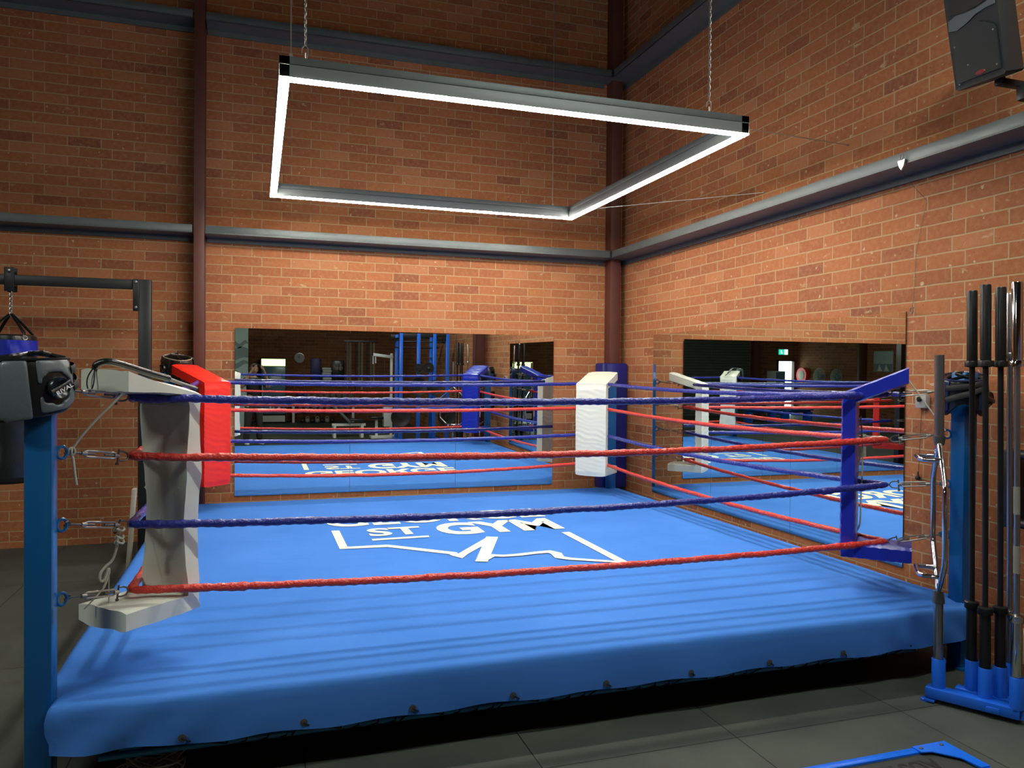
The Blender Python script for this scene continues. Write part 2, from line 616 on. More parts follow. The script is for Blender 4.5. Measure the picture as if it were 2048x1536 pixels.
# steel columns (channels against the brick) and girts
cg = G()
cg.box((-4.835, -0.262, H / 2), (0.10, 0.016, H), bev=0.003)
cg.box((-4.835, -0.14, H / 2), (0.014, 0.24, H))
cg.box((-4.835, -0.012, H / 2), (0.10, 0.018, H))
struct('trim_2', cg, 'column_paint')
cg = G()
cg.box((-0.16, -0.085, H / 2), (0.135, 0.166, H), bev=0.006)
struct('trim_3', cg, 'column_paint')
ce = G()
ce.box((-0.14, -5.95, H / 2), (0.22, 0.10, H), bev=0.004)
ce.box((-0.25, -5.95, H / 2), (0.014, 0.2, H))
struct('trim_4', ce, 'column_paint')
cw = G()
for yy in (-12.08, -2.6):
    cw.box((-W + 0.14, yy, H / 2), (0.24, 0.16, H), bev=0.004)
struct('trim_5', cw, 'column_paint')
cs = G()
cs.box((-13.0, -D + 0.12, H / 2), (0.3, 0.22, H), bev=0.004)
for xx in (-7.9,):
    cs.box((xx, -D + 0.12, H / 2), (0.12, 0.22, H), bev=0.004)
struct('trim_6', cs, 'column_paint')


def girt(z0, n0):
    # C-shaped purlins laid on their side against the wall
    zt, zb, d = z0 + 0.08, z0, 0.27
    for a, b, nm in ((-W, -4.90, 'left'), (-4.775, -0.27, 'mid')):
        g = G()
        g.box(((a + b) / 2, -d + 0.008, (zt + zb) / 2), (b - a, 0.016, zt - zb), bev=0.003)
        g.box(((a + b) / 2, -d / 2, zb + 0.006), (b - a, d, 0.012))
        g.box(((a + b) / 2, -0.012, zb - 0.02), (b - a, 0.02, 0.06))
        struct('trim_%d' % n0, g, 'galv')
        n0 += 1
    g = G()
    g.box((-d + 0.008, -D / 2 - 0.13, (zt + zb) / 2), (0.016, D - 0.28, zt - zb), bev=0.003)
    g.box((-d / 2, -D / 2, zb + 0.006), (d, D - 0.02, 0.012))
    g.box((-0.012, -D / 2, zb - 0.02), (0.02, D - 0.02, 0.06))
    struct('trim_%d' % n0, g, 'galv')


girt(3.14, 7)
girt(5.285, 10)
# dark junction angles at the corner of the girts
g = G()
for z0 in (3.14, 5.285):
    g.box((-0.275, -0.275, z0 + 0.04), (0.03, 0.03, 0.082))
struct('trim_13', g, 'black_steel')
# timber joist ends against the east wall low down (behind the ring)

# ------------------------------------------------------------------ wall mirrors (three panels on each wall, tops leaning out a little)
TILT = 0.0085
def mirror_panel(wall, i, label):
    z0, z1 = 0.425, 2.205
    if wall == 'north':
        a = -4.495 + i * 1.2
        b = a + 1.1965
        g = G()
        def P(x, y, z):
            return (x, y, z)
        y0 = -0.008
        y1 = -0.008 - (z1 - z0) * TILT
        front = [(a, y0, z0), (b, y0, z0), (b, y1, z1), (a, y1, z1)]
        back = [(p[0], p[1] + 0.005, p[2]) for p in front]
    else:
        a = -0.845 - i * 1.2
        b = a - 1.1965
        x0 = -0.008
        x1 = -0.010
        front = [(x0, a, z0), (x0, b, z0), (x1, b, z1), (x1, a, z1)]
        back = [(p[0] + 0.005, p[1], p[2]) for p in front]
    t = thing('wall_mirror', ((front[0][0] + front[1][0]) / 2, (front[0][1] + front[1][1]) / 2, z0), label, 'mirror', 'frameless wall mirror panels')
    g = G()
    bm = g.bm
    bm.faces.new([bm.verts.new(Vector(p)) for p in front])
    put('mirror_glass', g, 'mirror', t, smooth=False)
    g = G()
    bm = g.bm
    f = [bm.verts.new(Vector(p)) for p in front]
    k = [bm.verts.new(Vector(p)) for p in back]
    for j in range(4):
        bm.faces.new((f[j], f[(j + 1) % 4], k[(j + 1) % 4], k[j]))
    bm.faces.new(k)
    put('backing', g, 'edge', t, smooth=False)


for i, s in enumerate(('left', 'middle', 'right')):
    mirror_panel('north', i, '%s panel of the long frameless mirror on the back brick wall' % s)
for i, s in enumerate(('panel nearest the room corner', 'middle panel', 'panel nearest the camera')):
    mirror_panel('east', i, '%s of the long frameless mirror on the right-hand brick wall' % s)

# ------------------------------------------------------------------ boxing ring
ring = thing('boxing_ring', (-2.65, -2.7, 0), 'low blue boxing ring filling the brick corner, canvas laced to a blue rail', 'boxing ring')
CX0, CX1, CY0, CY1, CZ = -5.10, -0.19, -5.20, -0.27, 0.40
POSTS = {'FL': Vector((-5.11, -5.10, 0)), 'FR': Vector((-0.215, -5.10, 0)), 'RR': Vector((-0.27, -0.30, 0)), 'RL': Vector((-5.10, -0.30, 0))}
R2 = 0.70711
DIRS = {'FL': Vector((R2, R2, 0)), 'FR': Vector((-R2, R2, 0)), 'RR': Vector((-R2, -R2, 0)), 'RL': Vector((R2, -R2, 0))}


def axis_points(lo, hi, extra, n):
    base = [lo + (hi - lo) * i / n for i in range(n + 1)]
    out = []
    for p in sorted(base + extra):
        if out and abs(p - out[-1]) < 0.012:
            if p in extra:
                out[-1] = p
            continue
        out.append(p)
    return out


def canvas():
    g = G()
    bm = g.bm
    xs = axis_points(CX0, CX1, [-5.05, -5.04, -0.27, -0.33], 110)
    ys = axis_points(CY0, CY1, [-5.04, -0.36], 110)
    fl = Vector((CX0, CY0))
    fr = Vector((CX1, CY0))

    def hgt(x, y):
        h = CZ
        # tension folds that run in from the front corners
        for cpt, sx in ((fl, 1), (fr, -1)):
            dx, dy = (x - cpt.x) * sx, y - cpt.y
            rr = math.hypot(dx, dy)
            if rr < 1.1:
                an = math.atan2(dy, max(dx, 1e-4))
                amp = 0.007 * max(0, 1 - rr / 1.1) * min(1, rr / 0.12)
                h += amp * math.sin(an * 13 + 2.2 * rr * 3 + sx)
        e = min(y - CY0, 1.0)
        if e < 0.5:
            h += 0.0022 * math.sin(e * 44 + 0.6 * math.sin(x * 2.1)) * (1 - e / 0.5)
        e2 = CX1 - x
        if e2 < 0.7:
            h += 0.0025 * math.sin(e2 * 34 + 0.5 * math.sin(y * 1.7)) * (1 - e2 / 0.7)
        return h

    def inside(cx, cy):
        if cx < -5.05 and cy < -5.04:
            return False
        if cx > -0.27 and cy < -5.04:
            return False
        if cx > -0.33 and cy > -0.36:
            return False
        if cx < -5.04 and cy > -0.36:
            return False
        return True
    V = {}
    for i in range(len(xs) - 1):
        for j in range(len(ys) - 1):
            if not inside((xs[i] + xs[i + 1]) / 2, (ys[j] + ys[j + 1]) / 2):
                continue
            q = []
            for a, b in ((i, j), (i + 1, j), (i + 1, j + 1), (i, j + 1)):
                if (a, b) not in V:
                    V[(a, b)] = bm.verts.new((xs[a], ys[b], hgt(xs[a], ys[b])))
                q.append(V[(a, b)])
            bm.faces.new(q)
    # ordered outline
    be = [e for e in bm.edges if len(e.link_faces) == 1]
    nxt = {}
    for e in be:
        f = e.link_faces[0]
        for lp in f.loops:
            if lp.edge == e:
                nxt[lp.vert] = lp.link_loop_next.vert
    start = next(iter(nxt))
    loop = [start]
    while nxt[loop[-1]] != start:
        loop.append(nxt[loop[-1]])
    k = len(loop)
    P = [v.co.copy() for v in loop]
    N = []
    for i in range(k):
        t = (P[(i + 1) % k] - P[i - 1])
        t.z = 0
        t.normalize()
        N.append(Vector((t.y, -t.x, 0)))
    rings = [(0.010, -0.003), (0.020, -0.012), (0.026, -0.026), (0.028, -0.06), (0.030, -0.11), (0.029, -0.16), (0.026, -0.205)]
    prev = loop
    s = 0.0
    arc = []
    for i in range(k):
        arc.append(s)
        s += (P[(i + 1) % k] - P[i]).length
    for off, dz in rings:
        cur = []
        for i in range(k):
            depth = -dz / 0.2
            p = P[i]
            # distance to the nearest front corner drives the diagonal folds
            dcf = min((p.xy - Vector((-5.05, CY0))).length, (p.xy - Vector((-0.27, CY0))).length)
            w = 0.006 * depth * math.sin(arc[i] * 6.0 + 1.3 * math.sin(arc[i] * 2.3))
            if dcf < 0.9:
                w += 0.016 * min(1, depth * 1.6) * (1 - dcf / 0.9) * math.sin((dcf * 2.4 + depth * 0.55) * 9)
            q = p + N[i] * (off + w)
            sag = 0.006 * math.sin(arc[i] * 13.0) * (1 if off == rings[-1][0] else 0)
            q.z = p.z + dz + sag + (0.012 * (1 - dcf / 0.6) if dcf < 0.6 else 0) * depth
            cur.append(bm.verts.new(q))
        for i in range(k):
            bm.faces.new((prev[i], prev[(i + 1) % k], cur[(i + 1) % k], cur[i]))
        prev = cur
    return put('canvas', g, 'canvas', ring, ang=75)


cv = canvas()
# seams and printed logo
lg = G()
ZL = 0.4045


_zs = [0]


def stroke(g, pts, w, z=ZL):
    """mitred flat ribbon on the canvas"""
    _zs[0] += 1
    z = z + 0.0007 * _zs[0]
    pts = [Vector(p) for p in pts]
    L, Rr = [], []
    for i, p in enumerate(pts):
        d0 = (p - pts[i - 1]).normalized() if i > 0 else None
        d1 = (pts[i + 1] - p).normalized() if i < len(pts) - 1 else None
        d = ((d0 or d1) + (d1 or d0)).normalized()
        n = Vector((-d.y, d.x))
        c = max(0.45, abs(n.dot(Vector((-(d1 or d0).y, (d1 or d0).x)))))
        ww = (w[i] if isinstance(w, (list, tuple)) else w) / 2 / c
        L.append(g.bm.verts.new((p.x + n.x * ww, p.y + n.y * ww, z)))
        Rr.append(g.bm.verts.new((p.x - n.x * ww, p.y - n.y * ww, z)))
    for i in range(len(pts) - 1):
        g.bm.faces.new((L[i], L[i + 1], Rr[i + 1], Rr[i]))


def polyface(g, pts, z=ZL):
    g.bm.faces.new([g.bm.verts.new((x, y, z)) for x, y in pts])


polyface(lg, [(-3.671, -1.99), (-3.605, -2.00), (-3.607, -2.64), (-3.672, -2.705)])
# outline of the drawn map and pulse line
top = [(-3.607, -2.64), (-3.30, -2.65), (-2.868, -3.03), (-2.839, -3.06)]
bot = [(-3.672, -2.705), (-3.313, -2.736), (-2.905, -3.10), (-2.90, -3.17)]
for i in range(3):
    polyface(lg, [top[i], top[i + 1], bot[i + 1], bot[i]])
stroke(lg, [(-2.885, -3.10), (-2.848, -3.175), (-2.80, -3.10), (-2.44, -2.625)], [0.075, 0.075, 0.07, 0.085])
stroke(lg, [(-2.43, -2.60), (-2.745, -3.385)], [0.10, 0.09])
stroke(lg, [(-2.755, -3.37), (-2.62, -3.225), (-2.54, -3.265), (-2.43, -3.265), (-2.29, -3.24), (-2.17, -3.23), (-2.14, -3.30), (-2.16, -3.42), (-2.10, -3.49), (-1.80, -3.675)], [0.08, 0.07, 0.062, 0.066, 0.066, 0.072, 0.085, 0.075, 0.066, 0.05])
polyface(lg, [(-1.812, -2.583), (-1.737, -2.583), (-1.737, -3.705), (-1.812, -3.672)])
polyface(lg, [(-3.39, -2.413), (-2.92, -2.400), (-2.925, -2.465), (-3.39, -2.478)])
put('printed_logo', lg, 'logo', ring, smooth=False)


def on_canvas(x0, x1, y0, y1):
    return lambda u, v: (x0 + (x1 - x0) * u, y0 + (y1 - y0) * v, ZL)


text_mesh('GEORGE', None, 'logo', ring, 'printed_lettering', on_canvas(-3.685, -1.672, -1.85, -1.40), bold=0.035)
text_mesh('ST', None, 'logo', ring, 'printed_lettering', on_canvas(-3.385, -2.925, -2.315, -1.99), bold=0.03)
text_mesh('GYM', None, 'logo', ring, 'printed_lettering', on_canvas(-2.80, -1.715, -2.44, -1.925), bold=0.045)

# deck, legs and the lacing rail
g = G()
g.box((-2.66, -2.70, 0.375), (4.62, 4.60, 0.03))
put('padded_deck', g, 'under', ring)
g = G()
for i in range(6):
    g.box((-4.88 + i * 0.90, -2.70, 0.30), (0.06, 4.56, 0.11))
for yy in (-4.96, -2.7, -0.46):
    g.box((-2.66, yy, 0.20), (4.50, 0.08, 0.09))
for xx in (-4.6, -2.65, -0.7):
    for yy in (-4.7, -2.7, -0.7):
        g.box((xx, yy, 0.08), (0.10, 0.10, 0.16))
put('under_frame', g, 'under', ring)
g = G()
g.cyl((-4.90, -5.09, 0.122), (-0.55, -5.09, 0.135), 0.014, 12)
for xx in (-4.78, -3.74, -2.66, -1.36):
    g.box((xx, -5.075, 0.158), (0.085, 0.012, 0.06))
put('lacing_rail', g, 'rail_blue', ring)
g = G()
gx = [-4.565, -4.076, -3.597, -3.116, -2.633, -2.157, -1.68, -1.2, -0.74]
for x in gx:
    gr = G()
    gr.lathe([(0.011, -0.003), (0.016, -0.002), (0.016, 0.003), (0.007, 0.004)], (x, -5.232, 0.226), 12, 'y')
    put('eyelet', gr, 'dark_zinc', ring)
path = []
for x in gx:
    zc = 0.122 + (x + 4.9) * 0.003
    path += [(x, -5.226, 0.232), (x, -5.240, 0.226), (x + 0.02, -5.232, 0.212), (x + 0.09, -5.165, 0.165)]
    for q in (0.17, 0.25, 0.34, 0.42):
        xx = x + q
        if xx < -0.56:
            path += [(xx, -5.110, zc), (xx + 0.008, -5.09, zc + 0.018), (xx + 0.016, -5.070, zc), (xx + 0.022, -5.09, zc - 0.018)]
    if x < -0.8:
        path += [(x + 0.455, -5.14, 0.15), (x + 0.475, -5.215, 0.21)]
g.tube(path, 0.0035, 6)
put('lacing_cord', g, 'black_cord', ring)

EYE_Z = [1.665, 1.404, 1.10, 0.79]


POST_LABEL = {'FL': 'square blue steel ring post at the front left, wearing the grey head guard', 'FR': 'square blue steel ring post at the front right by the barbells',
              'RR': 'square blue steel ring post in the far corner behind the cream pad', 'RL': 'square blue steel ring post at the back left behind the red pad'}


def post(key):
    p = POSTS[key]
    d = DIRS[key]
    g = G()
    g.box((p.x, p.y, 0.89), (0.10, 0.10, 1.78), bev=0.007)
    g.box((p.x, p.y, 0.006), (0.15, 0.15, 0.012))
    t = thing('ring_post', (p.x, p.y, 0), POST_LABEL[key], 'post', 'blue steel corner posts of the ring')
    o = put('post', g, 'post_blue', t)
    for z in EYE_Z:
        # eye plate welded to the inner corner of each post
        g = G()
        c = p + d * 0.088 + Vector((0, 0, z))
        side = Vector((d.x, d.y, 0))
        pts = []
        for a in range(14):
            an = 2 * PI * a / 14
            pts.append(c + side * math.cos(an) * 0.022 + Vector((0, 0, 1)) * math.sin(an) * 0.026)
        g.tube(pts, 0.0065, 8, closed=True)
        put('rope_eye', g, 'post_blue', t)


for k in POSTS:
    post(k)

# ------------------------------------------------------------------ turnbuckles
LEV = ['top', 'second', 'third', 'lowest']
CORNER = {'FL': 'front left', 'FR': 'front right', 'RR': 'back right', 'RL': 'back left'}
ROPE_Z = {'FL': [1.627, 1.358, 1.047, 0.748], 'FR': [1.641, 1.358, 1.073, 0.713], 'RR': [1.650, 1.372, 1.075, 0.752], 'RL': [1.645, 1.372, 1.072, 0.740]}
TU = 0.41


def turnbuckle(key, lev):
    """straight along the corner diagonal, from the post eye to the rope shackle"""
    p = POSTS[key]
    d = DIRS[key]
    a = p + d * 0.112 + Vector((0, 0, EYE_Z[lev]))
    b = p + d * (TU - 0.012) + Vector((0, 0, ROPE_Z[key][lev]))
    ax = (b - a).normalized()
    L = (b - a).length
    up = Vector((0, 0, 1))
    sd = ax.cross(up).normalized()
    up = sd.cross(ax).normalized()
    if (lev + len(key) + (1 if key == 'FR' else 0)) % 2 == 0:
        up, sd = (up * 0.94 + sd * 0.34).normalized(), (sd * 0.94 - up * 0.34).normalized()
    t = thing('turnbuckle', tuple((a + b) / 2), 'steel turnbuckle holding the %s ropes to the %s post of the ring' % (LEV[lev], CORNER[key]), 'turnbuckle', 'turnbuckles at the ring corners')

    def Q(u, v, w):
        return a + ax * u + up * v + sd * w
    g = G()
    s0, s1 = L * 0.26, L * 0.80
    hw = 0.013
    loop = []
    for u, v in ((s0, hw * 0.5), (s0 + 0.016, hw), (s1 - 0.016, hw), (s1, hw * 0.5), (s1, -hw * 0.5), (s1 - 0.016, -hw), (s0 + 0.016, -hw), (s0, -hw * 0.5)):
        loop.append(Q(u, v, 0))
    g.tube(loop, 0.0042, 8, closed=True)
    g.cyl(Q(s0 - 0.012, 0, 0), Q(s0 + 0.012, 0, 0), 0.0085, 10)
    g.cyl(Q(s1 - 0.012, 0, 0), Q(s1 + 0.012, 0, 0), 0.0085, 10)
    put('body', g, 'zinc', t)
    g = G()
    g.tube([Q(0.004, 0, 0), Q(s0 + 0.05, 0, 0)], 0.0046, 8)
    g.tube([Q(-0.012, 0.008, 0), Q(-0.004, 0.013, 0), Q(0.012, 0.006, 0), Q(0.012, -0.006, 0), Q(-0.004, -0.012, 0), Q(-0.012, -0.004, 0)], 0.0042, 8)
    g.tube([Q(s1 - 0.06, 0, 0), Q(L - 0.052, 0, 0)], 0.0046, 8)
    put('threaded_rod', g, 'dark_zinc', t)
    # bow shackle with its bolt
    g = G()
    b0 = L - 0.050
    arc = []
    for i in range(9):
        an = -PI / 2 + PI * i / 8
        arc.append(Q(b0 + 0.006 + 0.044 - math.cos(an) * 0.0, math.sin(an) * 0.017, 0))
    g.tube([Q(b0, -0.020, 0), Q(b0 + 0.022, -0.021, 0), Q(b0 + 0.042, -0.016, 0), Q(b0 + 0.052, 0, 0), Q(b0 + 0.042, 0.016, 0), Q(b0 + 0.022, 0.021, 0), Q(b0, 0.020, 0)], 0.0042, 8)
    g.cyl(Q(b0, -0.034, 0), Q(b0, 0.030, 0), 0.0042, 8)
    g.cyl(Q(b0, -0.040, 0), Q(b0, -0.030, 0), 0.0075, 6)
    put('shackle', g, 'dark_zinc', t)


for k in POSTS:
    for lv in range(4):
        turnbuckle(k, lv)

# ------------------------------------------------------------------ ropes
SIDES = {'front': ('FL', 'FR', 'on the ring side nearest the camera'), 'back': ('RL', 'RR', 'on the ring side by the back wall'),
         'left': ('FL', 'RL', 'on the open left side of the ring'), 'right': ('FR', 'RR', 'on the ring side by the right-hand wall')}
PADS_U = 0.66


def rope(side, lev):
    ka, kb, desc = SIDES[side]
    colr = 'blue' if lev % 2 == 0 else 'red'
    a = POSTS[ka] + DIRS[ka] * TU + Vector((0, 0, ROPE_Z[ka][lev]))
    b = POSTS[kb] + DIRS[kb] * TU + Vector((0, 0, ROPE_Z[kb][lev]))
    L = (b - a).length
    sag = {'front': (0.034, 0.042, 0.045, 0.038), 'back': (0.028, 0.024, 0.040, 0.065), 'left': (0.03, 0.03, 0.04, 0.05), 'right': (0.042, 0.045, 0.05, 0.05)}[side][lev]
    near = side in ('front', 'left')
    n = 420 if side == 'front' else 200
    pts, rad = [], []
    for i in range(n + 1):
        t = i / n
        p = a.lerp(b, t)
        p.z -= 4 * sag * t * (1 - t)
        s = t * L
        # wrapped tape makes the rope wander and swell a little
        p += Vector((0, nz((s * 7 + lev * 9, 3.1, 0.2)), nz((s * 7 + lev * 5, 8.3, 1.7)))) * (0.0035 if min(t, 1 - t) > 0.01 else 0)
        pts.append(p)
        r = 0.0185 + 0.0032 * nz((s * 14, lev * 3.3, 7)) + 0.0013 * math.sin(s * 120 + 3 * nz((s * 3, lev, 1)))
        e = min(s, L - s)
        if e < 0.03:
            r *= 0.45 + 0.55 * e / 0.03
        if e < 0.5 and near:
            r *= 1.0 + 0.22 * nz((s * 11 + lev, 2.2, 4.4)) + 0.10
        rad.append(r)
    g = G()
    g.tube(pts, lambda i: rad[i], 12)
    o = put('ring_rope', g, colr + '_tape', loc=tuple((a + b) / 2), ang=80)
    tag(o, '%s taped rope, %s, %s' % (colr, {0: 'topmost', 1: 'second from top', 2: 'third down', 3: 'lowest'}[lev], desc), 'rope', 'taped ropes of the boxing ring')
    return o


for sd_ in SIDES:
    for lv in range(4):
        rope(sd_, lv)

# ------------------------------------------------------------------ corner pads
def crease_for(kind, w, z, u):
    if kind == 'folds':      # shallow sideways pleats of pulled vinyl
        ph = z * 62 + 11 * w + 3.5 * nz((z * 6, w * 5, 1.0))
        return 0.0085 * (abs(math.sin(ph)) ** 0.6 - 0.6) * (0.75 + 0.9 * nz((z * 5, w * 3, 1)))
    if kind == 'long':       # long soft creases that run down the pad
        return 0.013 * nz((w * 14, z * 2.6, 2.0)) + 0.010 * nz((w * 7 + z * 6, z * 3.5, 5.0)) - 0.006 * abs(nz((w * 11 - z * 7, z * 5, 8.0)))
    return 0.004 * nz((w * 9, z * 6, 3.0))


def pad(key, m, kind, label, hw=0.165, utop=0.28, ztop=1.745, ubot=0.27, zb=0.625, pinch=0.0, uf=0.665, parts=()):
    p = POSTS[key]
    d = DIRS[key]
    sv = Vector((-d.y, d.x, 0))
    th = 0.072
    # profile in the (u, z) plane, resampled
    outer = [(utop, ztop), (uf, 1.640), (uf, zb), (ubot, zb)]
    inner = [(ubot, zb + th), (uf - th, zb + th), (uf - th, 1.636 - th * (0.06 if key == 'FL' else 0.6)), (utop, ztop - 0.082)]
    prof = []

    def res(a, b, st=0.016):
        k = max(1, int(math.hypot(b[0] - a[0], b[1] - a[1]) / st))
        return [(a[0] + (b[0] - a[0]) * i / k, a[1] + (b[1] - a[1]) * i / k) for i in range(k)]
    # outer and inner chains with matching counts make clean quads
    segs = [(0, 1), (1, 2), (2, 3)]
    O, I = [], []
    inn = inner[::-1]
    for a, b in segs:
        o_ = res(outer[a], outer[b])
        k = len(o_)
        O += o_
        I += [(inn[a][0] + (inn[b][0] - inn[a][0]) * i / k, inn[a][1] + (inn[b][1] - inn[a][1]) * i / k) for i in range(k)]
    O.append(outer[3])
    I.append(inn[3])
    nw = 16
    g = G()
    bm = g.bm
    grid = {}
    nO = len(O)
    for i in range(nO):
        for j in range(nw + 1):
            wv = -hw + 2 * hw * j / nw
            for layer, (C_, sgn) in enumerate(((O, 1), (I, -1))):
                u, z = C_[i]
                pin = 1.0
                if pinch:
                    pin = 1 - pinch * math.exp(-((z - 1.0) / 0.22) ** 2) * (1 if uf - u < 0.1 else 0)
                edge = 1 - (abs(wv) / hw) ** 6
                puff = 0.010 * edge
                nrm_u, nrm_z = (1, 0) if abs(u - uf) < 0.08 and zb + 0.03 < z < 1.60 else (0, 1 if z > 1 else -1)
                cr = crease_for(kind, wv, z + u, u)
                uu = u + sgn * nrm_u * (puff + cr)
                zz = z + sgn * nrm_z * (puff + cr * 0.8)
                q = p + d * uu + sv * (wv * pin + 0.004 * nz((z * 9, u * 9, wv * 3))) + Vector((0, 0, zz))
                grid[(i, j, layer)] = bm.verts.new(q)
    for i in range(nO - 1):
        for j in range(nw):
            bm.faces.new([grid[(i, j, 0)], grid[(i + 1, j, 0)], grid[(i + 1, j + 1, 0)], grid[(i, j + 1, 0)]])
            bm.faces.new([grid[(i, j, 1)], grid[(i, j + 1, 1)], grid[(i + 1, j + 1, 1)], grid[(i + 1, j, 1)]])
        for j in (0, nw):
            bm.faces.new([grid[(i, j, 0)], grid[(i + 1, j, 0)], grid[(i + 1, j, 1)], grid[(i, j, 1)]])
    for i in (0, nO - 1):
        for j in range(nw):
            bm.faces.new([grid[(i, j, 0)], grid[(i, j + 1, 0)], grid[(i, j + 1, 1)], grid[(i, j, 1)]])
    base = p + d * uf + Vector((0, 0, zb))
    t = thing('corner_pad', tuple(base), label, 'corner pad', 'padded corner covers of the boxing ring')
    put('cover', g, m, t, ang=50)
    return t, (lambda u, w, z: p + d * u + sv * w + Vector((0, 0, z)))


def curve_pts(P, n=8):
    """Catmull-Rom through control points"""
    P = [Vector(q) for q in P]
    out = []
    for i in range(len(P) - 1):
        p0 = P[max(i - 1, 0)]
        p1, p2 = P[i], P[i + 1]
        p3 = P[min(i + 2, len(P) - 1)]
        for k in range(n):
            t = k / n
            out.append(0.5 * ((2 * p1) + (-p0 + p2) * t + (2 * p0 - 5 * p1 + 4 * p2 - p3) * t * t + (-p0 + 3 * p1 - 3 * p2 + p3) * t ** 3))
    out.append(P[-1])
    return out


def cord(t, pts, r=0.004, name='tie_cord', m='cord', n=8, seg=7):
    g = G()
    g.tube(curve_pts(pts, n), r, seg)
    return put(name, g, m, t)


t, Q = pad('FL', 'white_vinyl', 'long', 'scuffed white corner pad with dangling cords at the front left post, nearest the camera', hw=0.160, pinch=0.16, zb=0.625)
# cords of this pad: one to the second turnbuckle, one looped down between the lower turnbuckles
cord(t, [Q(0.30, -0.12, 1.66), Q(0.20, -0.05, 1.53), Q(0.135, 0.0, 1.415), Q(0.135, -0.005, 1.37), Q(0.14, -0.01, 1.30), Q(0.145, -0.012, 1.262)], 0.0055)
g = G()
for i in range(3):
    an = i * 0.9
    g.tube([Q(0.13, 0, 1.405) + Vector((math.cos(a * PI / 5) * 0.014 * math.cos(an), math.cos(a * PI / 5) * 0.014 * math.sin(an), math.sin(a * PI / 5) * 0.016)) for a in range(10)], 0.0045, 6, closed=True)
put('cord_knot', g, 'cord', t)
cord(t, [Q(0.36, 0.0, 1.03), Q(0.352, 0.01, 0.985), Q(0.345, 0.005, 0.955), Q(0.335, 0.02, 0.90), Q(0.31, 0.03, 0.875), Q(0.285, 0.03, 0.85), Q(0.283, 0.03, 0.82), Q(0.30, 0.03, 0.815), Q(0.322, 0.03, 0.86), Q(0.325, 0.03, 0.84), Q(0.30, 0.03, 0.78)], 0.006)
cord(t, [Q(0.30, 0.03, 0.78), Q(0.26, 0.04, 0.74), Q(0.22, 0.05, 0.705)], 0.0035)
cord(t, [Q(0.325, 0.03, 0.86), Q(0.325, 0.03, 0.80), Q(0.325, 0.03, 0.70)], 0.0026)
g = G()
for z_, rr in ((1.035, 0.02), (1.0, 0.017), (0.978, 0.018)):
    g.tube([Q(0.355, 0, z_) + Vector((math.cos(a * PI / 5) * rr, math.sin(a * PI / 5) * rr, 0.006 * math.sin(a * 2))) for a in range(10)], 0.0052, 6, closed=True)
put('cord_knot', g, 'cord', t)
# diagonal seams sewn across the pad's back
g = G()
for pts in ([Q(0.590, -0.10, 1.20), Q(0.587, -0.01, 1.085), Q(0.587, -0.01, 0.95)], [Q(0.590, 0.13, 1.19), Q(0.587, 0.03, 1.085), Q(0.587, 0.02, 0.95)], [Q(0.590, 0.10, 1.0), Q(0.588, 0.02, 0.80), Q(0.588, -0.02, 0.70)]):
    g.tube(curve_pts(pts, 6), (0.009, 0.005), 8)
put('strap', g, 'white_vinyl', t)

t, Q = pad('FR', 'blue_vinyl', 'folds', 'royal blue corner pad seen edge-on at the front right post', hw=0.16, utop=0.30, ztop=1.80)
cord(t, [Q(0.30, 0.0, 1.73), Q(0.20, 0.05, 1.58), Q(0.10, 0.09, 1.43)], 0.0045)
cord(t, [Q(0.575, -0.14, 1.49), Q(0.56, -0.12, 1.25), Q(0.565, -0.11, 1.0), Q(0.57, -0.12, 0.8), Q(0.60, -0.165, 0.70), Q(0.60, -0.175, 0.56)], 0.005)
cord(t, [Q(0.57, -0.14, 1.25), Q(0.60, -0.172, 1.12), Q(0.612, -0.178, 1.02), Q(0.615, -0.18, 0.90)], 0.0035)
cord(t, [Q(0.57, -0.14, 1.24), Q(0.595, -0.172, 1.10), Q(0.600, -0.178, 0.98), Q(0.603, -0.18, 0.895)], 0.0035)
t, Q = pad('RR', 'white_vinyl', 'folds', 'cream white corner pad with sideways creases in the far corner where the brick walls meet', hw=0.178, ztop=1.77)
t, Q = pad('RL', 'red_vinyl', 'folds', 'bright red corner pad at the back left of the ring', hw=0.158, ztop=1.80, zb=0.66, utop=0.22, ubot=0.25)
cord(t, [Q(0.60, 0.12, 1.45), Q(0.59, 0.13, 1.2), Q(0.585, 0.12, 1.0), Q(0.585, 0.13, 0.86)], 0.004)

# navy pad wrapped round the corner column
g = G()
g.box((-0.335, -0.16, 1.135), (0.07, 0.22, 1.50), bev=0.02)
g.box((-0.19, -0.205, 1.135), (0.34, 0.06, 1.50), bev=0.02)
o = put('column_pad', g, 'navy_vinyl', loc=(-0.2, -0.2, 0.38))
tag(o, 'tall navy blue pad wrapped round the steel column in the room corner', 'post pad')
